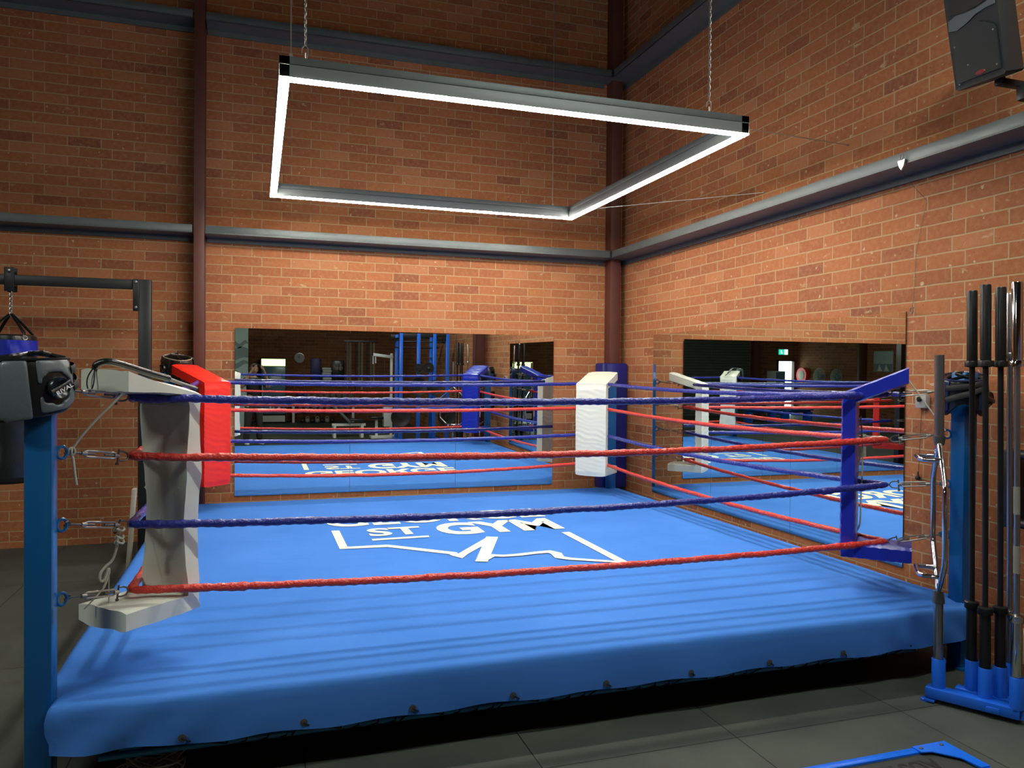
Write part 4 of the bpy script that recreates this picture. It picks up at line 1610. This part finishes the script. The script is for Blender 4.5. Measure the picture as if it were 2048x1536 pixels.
g = G()
g.prism([(-0.276, -4.63, 3.165), (-0.276, -4.69, 3.165), (-0.276, -4.68, 3.125), (-0.276, -4.66, 3.10), (-0.276, -4.64, 3.125)], (-0.012, 0, 0))
g.tube([(-0.285, -4.66 + 0.014 * math.cos(a * PI / 5), 3.185 + 0.018 * math.sin(a * PI / 5)) for a in range(10)], 0.003, 6, closed=True)
put('jaw', g, 'zinc', t)
put('wire_tail', G().tube([(-0.28, -4.66, 3.10), (-0.20, -4.64, 3.04), (-0.01, -4.60, 2.94), (-0.008, -4.52, 2.60), (-0.010, -4.50, 2.23)], 0.0014, 6), 'dark_zinc', t)
t = thing('power_outlet', (-0.02, -5.40, 0.18), 'cream power outlet box low on the right-hand brick wall', 'power outlet')
put('box', G().box((-0.03, -5.40, 0.19), (0.06, 0.15, 0.19), bev=0.006), 'cream_plastic', t)

# ------------------------------------------------------------------ lifting platform at the bottom right
PX, PY = -1.225, -5.915
t = thing('lifting_platform', (-2.3, -7.0, 0), 'low lifting platform with a bright blue steel rim and black rubber insert, bottom right', 'lifting platform')
g = G()
g.box((-2.35, PY - 0.022, 0.025), (2.25, 0.044, 0.05), bev=0.003)
g.box((PX - 0.022, -7.0, 0.025), (0.044, 2.17, 0.05), bev=0.003)
g.box((-3.453, -7.0, 0.025), (0.044, 2.17, 0.05), bev=0.003)
g.box((-2.35, -8.07, 0.025), (2.25, 0.044, 0.05), bev=0.003)
put('rim', g, 'azure', t)
g = G().prism([(PX, PY, 0.0505), (PX - 0.19, PY, 0.0505), (PX - 0.19, PY - 0.055, 0.0505), (PX - 0.14, PY - 0.065, 0.0505), (PX - 0.062, PY - 0.15, 0.0505), (PX - 0.05, PY - 0.24, 0.0505), (PX, PY - 0.24, 0.0505)], (0, 0, 0.005))
put('corner_plate', g, 'azure', t)
for x, y in ((PX - 0.045, PY - 0.028), (PX - 0.165, PY - 0.028)):
    put('bolt', G().lathe([(0.010, 0.055), (0.010, 0.059), (0.004, 0.062)], (x, y, 0), 6), 'dark_zinc', t)
put('rubber_insert', G().box((-2.34, -7.0, 0.02), (2.18, 2.12, 0.04)), 'rubber_insert', t)
text_mesh('AUSTRALIAN', None, 'rubber_letter', t, 'lettering', lambda u, v: (PX - 0.17 - 0.64 * u, PY - 0.085 - 0.105 * (1 - v) * 1.0 if False else PY - 0.19 + 0.105 * (1 - v), 0.0415), bold=0.02, label='embossed black capitals on the rubber, upside down to the camera')

# tangled pale cords on the floor under the front left corner of the ring
g = G()
path = []
random.seed(3)
for i in range(60):
    a = i * 0.95
    path.append((-4.70 + 0.15 * math.cos(a) * (0.6 + 0.4 * random.random()), -5.03 + 0.10 * math.sin(a * 1.3) * (0.5 + 0.5 * random.random()), 0.012 + 0.055 * random.random() * (1 - abs((i - 30) / 30) * 0.5)))
g.tube(curve_pts(path, 4), 0.004, 6)
tag(put('cord_tangle', g, 'cord', loc=(-4.7, -5.03, 0)), 'tangled heap of pale cord on the floor under the front left of the ring', 'cord')

# ------------------------------------------------------------------ the gym behind the camera, seen in the mirrors
YS = -D
# mint-painted partition with a grey mural
t = thing('painted_partition', (-5.1, -13.1, 0), 'pale mint painted partition with grey wave shapes, behind and left of the photographer', 'partition')
put('panel', G().box((-5.12, -13.15, 1.6), (1.25, 0.12, 3.2)), 'mint_wall', t)
for z, h, sx in ((2.25, 0.10, 0.5), (1.98, 0.30, 1.1), (1.72, 0.12, 0.7)):
    pts = []
    for i in range(13):
        x = -4.50 - sx * i / 12
        pts.append((x, -13.085, z + h * 0.5 + 0.05 * math.sin(i * 0.9)))
    for i in range(12, -1, -1):
        x = -4.50 - sx * i / 12
        pts.append((x, -13.085, z - h * 0.5 + 0.07 * math.sin(i * 0.7 + 1)))
    put('mural_shape', G().prism(pts, (0, -0.004, 0)), 'mint_grey', t)

# drinks fridge
t = thing('drinks_fridge', (-3.82, YS + 0.38, 0), 'tall glass-door drinks fridge with a lit yellow-green header, against the far wall in the mirror', 'fridge')
put('cabinet', G().box((-3.82, YS + 0.36, 0.95), (0.72, 0.66, 1.88), bev=0.01), 'black_plastic', t)
put('lit_header', G().box((-3.82, YS + 0.70, 1.76), (0.66, 0.02, 0.20), bev=0.003), 'fridge_sign', t)
put('glass_door', G().box((-3.82, YS + 0.70, 0.95), (0.66, 0.025, 1.36), bev=0.004), 'fridge_blue', t)
put('door_handle', G().box((-4.12, YS + 0.73, 1.0), (0.025, 0.03, 0.5), bev=0.004), 'white_paint', t)
g = G()
for i in range(5):
    g.box((-3.82, YS + 0.70, 0.06 + i * 0.035), (0.64, 0.015, 0.018))
g.box((-3.82, YS + 0.692, 0.13), (0.66, 0.006, 0.18))
put('vent_grille', g, 'white_paint', t)
random.seed(5)
for r_ in range(2):
    for c_ in range(7):
        b = G().lathe([(0.03, 0), (0.033, 0.01), (0.033, 0.13), (0.014, 0.17), (0.012, 0.2)], (-4.06 + c_ * 0.08, YS + 0.725, 0.33 + r_ * 0.26), 10)
        tag(put('drink_bottle', b, ['white_paint', 'red_badge', 'post_blue', 'grey_box'][random.randrange(4)], loc=(-4.06 + c_ * 0.08, YS + 0.725, 0.33 + r_ * 0.26)), 'bottle standing in the low shelves of the drinks fridge', 'bottle', 'bottles in the drinks fridge')

# wall clock
t = thing('wall_clock', (-3.06, YS + 0.01, 1.9), 'round grey wall clock on the far brick wall in the mirror', 'clock')
put('rim', G().lathe([(0.150, 0), (0.155, 0.02), (0.150, 0.04), (0.138, 0.042), (0.136, 0.012)], (-3.06, YS, 1.9), 36, 'y'), 'steel_bar', t)
put('face', G().lathe([(0.140, 0.012), (0.140, 0.018)], (-3.06, YS, 1.9), 36, 'y'), 'clock_face', t)
put('hour_hand', G().box((-3.085, YS + 0.022, 1.925), (0.012, 0.003, 0.075), Matrix.Rotation(-0.8, 3, 'Y')), 'black_plastic', t)
put('minute_hand', G().box((-3.06, YS + 0.025, 1.95), (0.009, 0.003, 0.105)), 'black_plastic', t)

# hanging mats, towels and gloves
for i, (x0, x1, z0, z1, m_, nm, lb) in enumerate(((-2.73, -2.44, 1.17, 1.9, 'navy_vinyl', 'exercise_mat', 'dark exercise mat hanging on the far wall right of the clock'),
                                                (-2.12, -1.74, 1.22, 1.84, 'black_leather', 'exercise_mat', 'black exercise mat hanging on the far wall by the pale bands'))):
    g = G().box(((x0 + x1) / 2, YS + 0.06, (z0 + z1) / 2), (x1 - x0, 0.06, z1 - z0), bev=0.02)
    tag(put(nm, g, m_, loc=((x0 + x1) / 2, YS + 0.06, z0)), lb, 'mat')
t = thing('towel_shelf', (-2.25, YS + 0.15, 1.2), 'narrow steel wall shelf holding the pile of white towels', 'shelf')
put('shelf_board', G().box((-2.27, YS + 0.14, 1.16), (0.30, 0.26, 0.03), bev=0.003), 'dark_zinc', t)
for i in range(6):
    x = -2.27 + 0.012 * math.sin(i * 2)
    g = G().box((x, YS + 0.15, 1.215 + i * 0.075), (0.27, 0.22, 0.07), bev=0.028, seg=3)
    tag(put('folded_towel', g, 'white_paint', loc=(x, YS + 0.15, 1.18 + i * 0.075)), 'folded white towel, %s in the pile on the far wall shelf' % ['lowest', 'second from the bottom', 'third from the bottom', 'third from the top', 'second from the top', 'topmost'][i], 'towel', 'folded white towels')
t = thing('pair_of_gloves', (-1.92, YS + 0.16, 1.6), 'pair of pale grey boxing gloves hanging in front of the black mat', 'boxing gloves')
for dx in (-0.05, 0.06):
    g = G().sphere((-1.92 + dx, YS + 0.16, 1.60), 0.062, 14, 10, (1, 0.8, 1.25))
    g.sphere((-1.92 + dx + 0.045, YS + 0.17, 1.61), 0.026, 10, 8, (0.9, 0.9, 1.6))
    g.cyl((-1.92 + dx, YS + 0.16, 1.67), (-1.92 + dx, YS + 0.16, 1.75), 0.04, 12)
    put('glove', g, 'grey_web', t)

# dumbbell rack, medicine balls, kettlebells and shoes
t = thing('dumbbell_rack', (-2.4, YS + 0.45, 0), 'low steel rack of dumbbells along the far wall in the mirror', 'rack')
for z in (0.66, 0.30):
    put('tray', G().box((-2.38, YS + 0.42, z), (1.75, 0.34, 0.03), Matrix.Rotation(0.25, 3, 'X'), bev=0.004), 'grey_web', t)
for x in (-3.25, -1.52):
    put('leg', G().box((x, YS + 0.42, 0.36), (0.07, 0.36, 0.72), bev=0.004), 'white_paint', t)
k = 0
for z in (0.73, 0.37):
    for i in range(8):
        x = -2.82 + i * 0.175 if z > 0.5 else -3.06 + i * 0.2
        g = G()
        r = 0.052 + 0.003 * i
        g.cyl((x, YS + 0.28, z), (x, YS + 0.37, z + 0.022), r, 8)
        g.cyl((x, YS + 0.47, z + 0.044), (x, YS + 0.56, z + 0.066), r, 8)
        g.cyl((x, YS + 0.36, z + 0.02), (x, YS + 0.48, z + 0.048), 0.017, 8)
        tag(put('dumbbell', g, 'black_plastic', loc=(x, YS + 0.42, z)), 'black dumbbell on the rack along the far wall', 'dumbbell', 'dumbbells on the far rack')
for i, x in enumerate((-3.07, -2.90)):
    tag(put('medicine_ball', G().sphere((x, YS + 0.42, 0.80), 0.082, 20, 14), 'purple_rubber', loc=(x, YS + 0.42, 0.72)), ['dark purple medicine ball, the one nearer the fridge', 'dark purple medicine ball beside the row of dumbbells'][i], 'ball', 'purple medicine balls')
for i in range(7):
    x = -3.0 + i * 0.14
    g = G().sphere((x, YS + 0.80, 0.075), 0.07, 14, 10, (1, 1, 0.95))
    g.tube([(x + 0.045 * math.cos(a), YS + 0.80, 0.145 + 0.045 * math.sin(a)) for a in [math.radians(q) for q in range(-25, 206, 22)]], 0.011, 8)
    tag(put('kettlebell', g, ['black_plastic', 'grey_web'][i % 2], loc=(x, YS + 0.80, 0)), ['black', 'grey'][i % 2] + ' kettlebell on the floor in front of the dumbbell rack', 'kettlebell', ['black', 'grey'][i % 2] + ' kettlebells on the floor')

# long resistance bands on pegs
t0 = None
for i, (x, z0) in enumerate(((-1.64, 1.0), (-1.56, 1.15), (-1.40, 0.9), (-1.29, 1.1), (-1.20, 0.95), (-1.04, 1.2), (-0.93, 1.0), (-0.84, 1.15))):
    z1 = 2.42 - 0.02 * (i % 3)
    g = G()
    g.tube([(x - 0.014, YS + 0.05, z1), (x - 0.018, YS + 0.05, (z0 + z1) / 2), (x - 0.012, YS + 0.05, z0), (x + 0.012, YS + 0.05, z0), (x + 0.018, YS + 0.05, (z0 + z1) / 2), (x + 0.014, YS + 0.05, z1)], (0.012, 0.004), 6, closed=True)
    tag(put('resistance_band', g, ['grey_web', 'tan', 'brown_leather'][i % 3], loc=(x, YS + 0.05, z0)), ['pale grey', 'tan', 'dark brown'][i % 3] + ' resistance band hanging from the peg rail on the far wall', 'resistance band', ['pale grey', 'tan', 'dark brown'][i % 3] + ' resistance bands on the far wall')
tag(put('peg_rail', G().box((-1.24, YS + 0.03, 2.44), (1.0, 0.05, 0.05), bev=0.004), 'dark_zinc', loc=(-1.24, YS, 2.44)), 'dark rail high on the far wall carrying the resistance bands', 'rail')

# blue power rack
t = thing('power_rack', (-0.72, -8.95, 0), 'tall blue power rack with black top beams, reflected in the back mirror', 'power rack')
for x, y in ((-1.25, -8.40), (-0.86, -8.40), (-0.50, -8.40), (-0.20, -8.40), (-1.15, -9.55), (-0.33, -9.55)):
    g = G().box((x, y, 1.24), (0.075, 0.075, 2.48), bev=0.004)
    put('upright', g, 'holder_blue', t)
for y in (-8.40, -9.55):
    put('top_beam', G().box((-0.73, y, 2.44), (1.14, 0.07, 0.08), bev=0.004), 'black_steel', t)
for x in (-1.20, -0.26):
    put('top_beam', G().box((x, -8.97, 2.36), (0.07, 1.15, 0.07), bev=0.004), 'black_steel', t)
    put('base_beam', G().box((x, -8.97, 0.04), (0.07, 1.25, 0.08), bev=0.004), 'holder_blue', t)
for x0, x1, z in ((-1.25, -0.20, 2.30), (-1.25, -0.20, 2.18)):
    put('pull_up_bar', G().cyl((x0, -8.62 if z > 2.2 else -9.3, z), (x1, -8.62 if z > 2.2 else -9.3, z), 0.018, 10), 'black_steel', t)
for i, (x, z, r) in enumerate(((-0.86, 1.70, 0.11), (-0.64, 1.72, 0.12), (-0.86, 1.30, 0.21), (-0.50, 1.28, 0.17), (-1.25, 0.62, 0.22), (-0.20, 0.62, 0.22))):
    g = G().lathe([(0.025, 0), (r, 0), (r, 0.035), (r * 0.85, 0.035), (r * 0.8, 0.028), (0.05, 0.028), (0.045, 0.038), (0.025, 0.038)], (x, -8.36, z), 28, 'y')
    tag(put('weight_plate', g, 'black_plastic', loc=(x, -8.36, z)), ['small black weight plate, upper left on the blue rack', 'small black weight plate floating higher between two blue uprights', 'large black weight plate at mid height on the blue rack', 'medium black weight plate at mid height on the right of the blue rack',
         'large black weight plate low on the left upright of the blue rack', 'large black weight plate low on the right upright of the blue rack'][i].replace('floating higher between two blue uprights', 'on a peg, second from left, of the blue rack'), 'weight plate', 'weight plates on the blue rack')
put('storage_peg', G().cyl((-0.64, -8.40, 1.72), (-0.64, -8.30, 1.72), 0.022, 10).box((-0.68, -8.40, 1.72), (0.40, 0.05, 0.05)), 'dark_zinc', t)

# white lat machine and benches
t = thing('cable_machine', (-1.35, -10.1, 0), 'white cable machine with an overhead arm, reflected beside the blue rack', 'cable machine')
put('column', G().box((-1.18, -10.1, 1.02), (0.06, 0.06, 2.04), bev=0.004), 'white_paint', t)
put('overhead_arm', G().box((-1.38, -10.1, 1.98), (0.48, 0.07, 0.07), Matrix.Rotation(0.12, 3, 'Y'), bev=0.004), 'white_paint', t)
put('grip', G().cyl((-1.62, -10.1, 1.98), (-1.62, -10.1, 1.78), 0.014, 8).cyl((-1.56, -10.1, 1.98), (-1.56, -10.1, 1.80), 0.014, 8), 'white_paint', t)
put('cable', G().cyl((-1.35, -10.1, 1.98), (-1.35, -10.1, 0.5), 0.004, 6), 'dark_zinc', t)
put('weight_stack', G().box((-1.28, -10.15, 0.62), (0.16, 0.22, 0.7), bev=0.01), 'white_paint', t)
put('seat', G().box((-1.55, -9.95, 0.50), (0.30, 0.30, 0.07), bev=0.02), 'black_leather', t)
put('leg', G().box((-1.55, -9.95, 0.24), (0.06, 0.06, 0.47)), 'white_paint', t)
put('base', G().box((-1.38, -10.05, 0.03), (0.6, 0.35, 0.06), bev=0.004), 'white_paint', t)
t = thing('incline_bench', (-2.1, -10.4, 0), 'inclined training bench with a white frame on the gym floor, reflected in the back mirror', 'bench')
put('backrest', G().box((-2.38, -10.4, 0.62), (0.75, 0.28, 0.06), Matrix.Rotation(0.8, 3, 'Y'), bev=0.02), 'grey_leather', t)
put('seat', G().box((-1.98, -10.4, 0.42), (0.35, 0.28, 0.06), bev=0.02), 'black_leather', t)
put('frame', G().box((-2.15, -10.4, 0.30), (0.8, 0.06, 0.06)).box((-1.85, -10.4, 0.15), (0.06, 0.4, 0.30)).box((-2.5, -10.4, 0.15), (0.06, 0.4, 0.30)), 'white_paint', t)

# things on the west and south walls seen twice reflected in the right-hand mirror
t = thing('exit_sign', (-14.2, YS + 0.05, 2.2), 'lit green and white running-figure exit sign over the bright doorway', 'exit sign')
put('housing', G().box((-14.2, YS + 0.05, 2.34), (0.42, 0.06, 0.23), bev=0.006), 'grey_box', t)
put('green_panel', G().box((-14.12, YS + 0.084, 2.34), (0.24, 0.008, 0.19)), 'exit_green', t)
put('arrow_panel', G().box((-14.325, YS + 0.084, 2.34), (0.15, 0.008, 0.19)), 'exit_white', t)
g = G()
g.sphere((-14.10, YS + 0.09, 2.40), 0.016, 8, 6, (1, 0.4, 1))
g.tube([(-14.10, YS + 0.09, 2.38), (-14.115, YS + 0.09, 2.335), (-14.09, YS + 0.09, 2.30), (-14.11, YS + 0.09, 2.27)], 0.008, 6)
g.tube([(-14.115, YS + 0.09, 2.335), (-14.15, YS + 0.09, 2.31), (-14.165, YS + 0.09, 2.28)], 0.008, 6)
g.tube([(-14.145, YS + 0.09, 2.36), (-14.10, YS + 0.09, 2.37), (-14.07, YS + 0.09, 2.34)], 0.007, 6)
put('running_figure', g, 'exit_white', t)
t = thing('hose_reel', (-W + 0.1, -15.05, 1.5), 'round red hose reel with a pale hub on the wall right of the bright doorway', 'hose reel')
put('rim', G().lathe([(0.15, 0.02), (0.27, 0.02), (0.28, 0.10), (0.27, 0.18), (0.15, 0.18)], (-W, -15.05, 1.5), 32, 'x'), 'red_vinyl', t)
put('hub', G().lathe([(0.16, 0.0), (0.16, 0.19), (0.05, 0.20)], (-W, -15.05, 1.5), 28, 'x'), 'tan', t)
for i, (y, r) in enumerate(((-14.1, 0.30), (-13.25, 0.28))):
    t = thing('wall_fan', (-W + 0.15, y, 1.5), ['round pale green caged fan on the brick wall nearer the doorway', 'round pale green caged fan on the brick wall farther from the doorway'][i], 'fan', 'round wall fans')
    g = G()
    for k in range(7):
        rr = r * (k + 1) / 7
        g.tube([(-W + 0.22 - 0.05 * (rr / r) ** 2, y + rr * math.cos(a * PI / 12), 1.46 + rr * math.sin(a * PI / 12)) for a in range(24)], 0.008, 5, closed=True)
    put('cage', g, 'mint_wall', t)
    put('motor', G().lathe([(0.06, 0.0), (0.09, 0.05), (0.09, 0.16), (0.05, 0.20)], (-W, y, 1.46), 20, 'x'), 'black_plastic', t)
    g = G()
    for k in range(3):
        a = k * 2 * PI / 3 + i
        g.box((-W + 0.17, y + 0.15 * math.cos(a), 1.46 + 0.15 * math.sin(a)), (0.01, 0.22, 0.11), Matrix.Rotation(a, 3, 'X'))
    put('blades', g, 'black_plastic', t)
t = thing('wall_poster', (-W + 0.02, -11.3, 2.0), 'pale green poster with two light triangles on the brick wall', 'poster')
put('board', G().box((-W + 0.02, -11.3, 2.02), (0.03, 0.80, 0.66), bev=0.003), 'mint_wall', t)
put('dark_field', G().box((-W + 0.038, -11.3, 1.82), (0.004, 0.78, 0.24)), 'mint_grey', t)
for y in (-11.42, -11.14):
    put('triangle', G().prism([(-W + 0.041, y - 0.10, 1.71), (-W + 0.041, y + 0.10, 1.71), (-W + 0.041, y - 0.03, 1.92)], (0.003, 0, 0)), 'white_paint', t)
t = thing('tall_cabinet', (-13.75, YS + 0.35, 0), 'white tall cabinet standing left of the bright doorway in the right-hand mirror', 'cabinet')
put('body', G().box((-13.72, YS + 0.32, 0.82), (0.42, 0.5, 1.64), bev=0.008), 'white_paint', t)
put('door', G().box((-13.72, YS + 0.58, 0.82), (0.38, 0.02, 1.56), bev=0.004), 'fridge_blue', t)
put('handle', G().box((-13.57, YS + 0.605, 0.9), (0.02, 0.03, 0.3), bev=0.003), 'white_paint', t)
for i, x in enumerate((-12.6, -11.2)):
    t = thing('flat_bench', (x, -12.6, 0), ['blue flat bench on the gym floor, nearer the bright doorway', 'blue flat bench on the gym floor, farther from the bright doorway'][i], 'bench', 'blue flat benches')
    put('pad', G().box((x, -12.6, 0.42), (1.15, 0.30, 0.08), bev=0.02), 'post_blue', t)
    put('frame', G().box((x, -12.6, 0.34), (1.1, 0.06, 0.06)).box((x - 0.45, -12.6, 0.17), (0.06, 0.4, 0.34)).box((x + 0.45, -12.6, 0.17), (0.06, 0.4, 0.34)), 'holder_blue', t)

# ------------------------------------------------------------------ the photographer (seen in the back mirror)
FB = Vector((-4.345, -9.06, 0))
fw = Vector((0.3128, 0.9497, 0)).normalized()
rt = Vector((fw.y, -fw.x, 0))


def B3(r, f, z):
    return FB + rt * r + fw * f + Vector((0, 0, z))


def skinned(name, nodes, edges, m, parent, root=0, sub=2, extra=None):
    me = bpy.data.meshes.new(name)
    me.from_pydata([tuple(B3(*n[:3])) for n in nodes], edges, [])
    ob = bpy.data.objects.new(name + '_tmp', me)
    COL.objects.link(ob)
    ob.modifiers.new('skin', 'SKIN').use_smooth_shade = True
    for i, n in enumerate(nodes):
        sv = me.skin_vertices[0].data[i]
        r = n[3]
        sv.radius = r if isinstance(r, tuple) else (r, r)
        sv.use_root = (i == root)
    md = ob.modifiers.new('sub', 'SUBSURF')
    md.levels = md.render_levels = sub
    bpy.context.view_layer.update()
    ev = bpy.data.meshes.new_from_object(ob.evaluated_get(bpy.context.evaluated_depsgraph_get()))
    bpy.data.objects.remove(ob)
    g = G()
    g.bm.from_mesh(ev)
    bpy.data.meshes.remove(ev)
    if extra:
        extra(g)
    return put(name, g, m, parent, ang=180)


who = thing('person', tuple(FB), 'person in black t-shirt and charcoal trousers holding up a phone, seen in the back mirror', 'person')
NODES = [(0, 0, 0.98, (0.135, 0.10)), (0, 0, 1.12, (0.125, 0.095)), (0, 0, 1.28, (0.15, 0.105)), (0, 0, 1.41, (0.13, 0.09)), (0, 0.01, 1.475, 0.055), (0, 0.02, 1.53, 0.053)]
EDG = [(0, 1), (1, 2), (2, 3), (3, 4), (4, 5)]
for s_ in (1, -1):
    b = len(NODES)
    NODES += [(0.165 * s_, 0.0, 1.40, 0.060), (0.245 * s_, 0.06, 1.315, 0.047), (0.30 * s_, 0.13, 1.25, 0.042), (0.225 * s_, 0.215, 1.42, 0.037), (0.145 * s_, 0.285, 1.585, 0.026),
              (0.108 * s_, 0.315, 1.645, (0.034, 0.019))]
    EDG += [(3, b), (b, b + 1), (b + 1, b + 2), (b + 2, b + 3), (b + 3, b + 4), (b + 4, b + 5)]
    palm = b + 5
    for k, (dz, L) in enumerate(((0.028, 0.060), (0.012, 0.066), (-0.006, 0.062), (-0.022, 0.050))):
        q = len(NODES)
        NODES += [(0.090 * s_, 0.335, 1.668 + dz * 1.2, 0.0095), (0.080 * s_, 0.352, 1.686 + dz * 1.3, 0.0088), ((0.080 - L * 0.45) * s_, 0.352, 1.698 + dz * 1.3, 0.008), ((0.080 - L * 0.72) * s_, 0.346, 1.700 + dz * 1.2, 0.0072)]
        EDG += [(palm, q), (q, q + 1), (q + 1, q + 2), (q + 2, q + 3)]
    q = len(NODES)
    NODES += [(0.088 * s_, 0.300, 1.668, 0.0115), (0.066 * s_, 0.303, 1.690, 0.0098), (0.050 * s_, 0.312, 1.712, 0.0085)]
    EDG += [(palm, q), (q, q + 1), (q + 1, q + 2)]
for s_ in (1, -1):
    b = len(NODES)
    NODES += [(0.090 * s_, 0.0, 0.90, 0.092), (0.110 * s_, 0.015, 0.70, 0.078), (0.125 * s_, 0.025, 0.49, 0.058), (0.135 * s_, 0.0, 0.34, 0.054), (0.140 * s_, -0.02, 0.10, 0.036), (0.150 * s_, 0.06, 0.045, (0.036, 0.028)), (0.158 * s_, 0.14, 0.035, (0.036, 0.022))]
    EDG += [(0, b), (b, b + 1), (b + 1, b + 2), (b + 2, b + 3), (b + 3, b + 4), (b + 4, b + 5), (b + 5, b + 6)]


def head_bits(g):
    hc = B3(0, 0.045, 1.635)
    Rh = Matrix((rt, fw, Vector((0, 0, 1)))).transposed()
    q = bmesh.ops.create_uvsphere(g.bm, u_segments=28, v_segments=20, radius=1.0)
    for v in q['verts']:
        x, y, z = v.co
        sx, sy, sz = 0.074, 0.094, 0.112
        if z < 0:
            sx *= 1 - 0.26 * (-z) ** 1.4
            sy *= 1 - 0.16 * (-z) ** 1.6
        px, py, pz = x * sx, y * sy, z * sz
        if y > 0.55:
            py += 0.020 * math.exp(-((x / 0.16) ** 2) - (((z + 0.22) / 0.20) ** 2))
            py -= 0.008 * math.exp(-(((abs(x) - 0.42) / 0.16) ** 2) - (((z - 0.05) / 0.13) ** 2))
            py += 0.006 * math.exp(-((x / 0.3) ** 2) - (((z + 0.58) / 0.10) ** 2))
            py += 0.008 * math.exp(-((x / 0.3) ** 2) - (((z + 0.85) / 0.16) ** 2))
        v.co = hc + Rh @ Vector((px, py, pz))
    for s_ in (1, -1):
        g.sphere(tuple(hc + Rh @ Vector((0.076 * s_, -0.008, -0.005))), 0.030, 12, 8, (0.35, 0.7, 1.05), Rh)


skinned('body', NODES, EDG, 'skin', who, extra=head_bits)
g = G()
hc = B3(0, 0.045, 1.635)
Rh = Matrix((rt, fw, Vector((0, 0, 1)))).transposed()
for s_ in (1, -1):
    g = G().sphere(tuple(hc + Rh @ Vector((0.031 * s_, 0.080, 0.006))), 0.011, 10, 8)
    put('eye', g, 'black_plastic', who)
g = G()
q = bmesh.ops.create_uvsphere(g.bm, u_segments=28, v_segments=18, radius=1.0)
dele = []
for v in q['verts']:
    x, y, z = v.co
    k = 1 + 0.07 * nz((x * 5, y * 5, z * 5))
    if y > 0.45 and z < 0.52 or z < -0.62:
        dele.append(v)
    v.co = hc + Rh @ Vector((x * 0.090 * k, y * 0.106 * k - 0.008, z * 0.124 * k + 0.012))
bmesh.ops.delete(g.bm, geom=dele, context='VERTS')
bmesh.ops.solidify(g.bm, geom=g.bm.faces[:] + g.bm.edges[:] + g.bm.verts[:], thickness=0.012)
put('hair', g, 'hair', who)
SH = [(0, 0, 0.94, (0.152, 0.118)), (0, 0, 1.12, (0.142, 0.112)), (0, 0, 1.28, (0.166, 0.122)), (0, 0, 1.41, (0.142, 0.103)), (0, 0.008, 1.462, 0.068)]
SE = [(0, 1), (1, 2), (2, 3), (3, 4)]
for s_ in (1, -1):
    b = len(SH)
    SH += [(0.168 * s_, 0.0, 1.40, 0.076), (0.240 * s_, 0.055, 1.322, 0.068), (0.272 * s_, 0.09, 1.285, 0.068)]
    SE += [(3, b), (b, b + 1), (b + 1, b + 2)]
skinned('t_shirt', SH, SE, 'shirt', who)
TR = [(0, 0, 1.00, (0.142, 0.108)), (0, 0, 0.93, (0.15, 0.116))]
TE = [(0, 1)]
for s_ in (1, -1):
    b = len(TR)
    TR += [(0.092 * s_, 0.0, 0.86, 0.104), (0.112 * s_, 0.015, 0.69, 0.093), (0.127 * s_, 0.025, 0.49, 0.078), (0.137 * s_, 0.0, 0.32, 0.074), (0.142 * s_, -0.015, 0.09, 0.070)]
    TE += [(1, b), (b, b + 1), (b + 1, b + 2), (b + 2, b + 3), (b + 3, b + 4)]
skinned('trousers', TR, TE, 'trousers', who)
for s_ in (1, -1):
    g = G()
    a = B3(0.145 * s_, -0.06, 0.042)
    b = B3(0.165 * s_, 0.17, 0.030)
    g.tube([a, a.lerp(b, 0.12), a.lerp(b, 0.45), a.lerp(b, 0.75), a.lerp(b, 0.93), b], lambda i: ((0.025, 0.030), (0.040, 0.040), (0.042, 0.046), (0.032, 0.046), (0.026, 0.036), (0.015, 0.02))[i], 14, up=(0, 0, 1))
    put('shoe', g, 'shoe', who)
ph = CAM - c_f * 0.028
rp = Matrix((c_x, c_f, c_u)).transposed()
t = thing('phone', tuple(ph), 'black phone held up level in both hands by the photographer', 'phone')
g = G().box(tuple(ph - c_u * 0.02), (0.155, 0.008, 0.075), rp, bev=0.003)
put('case', g, 'phone', t)
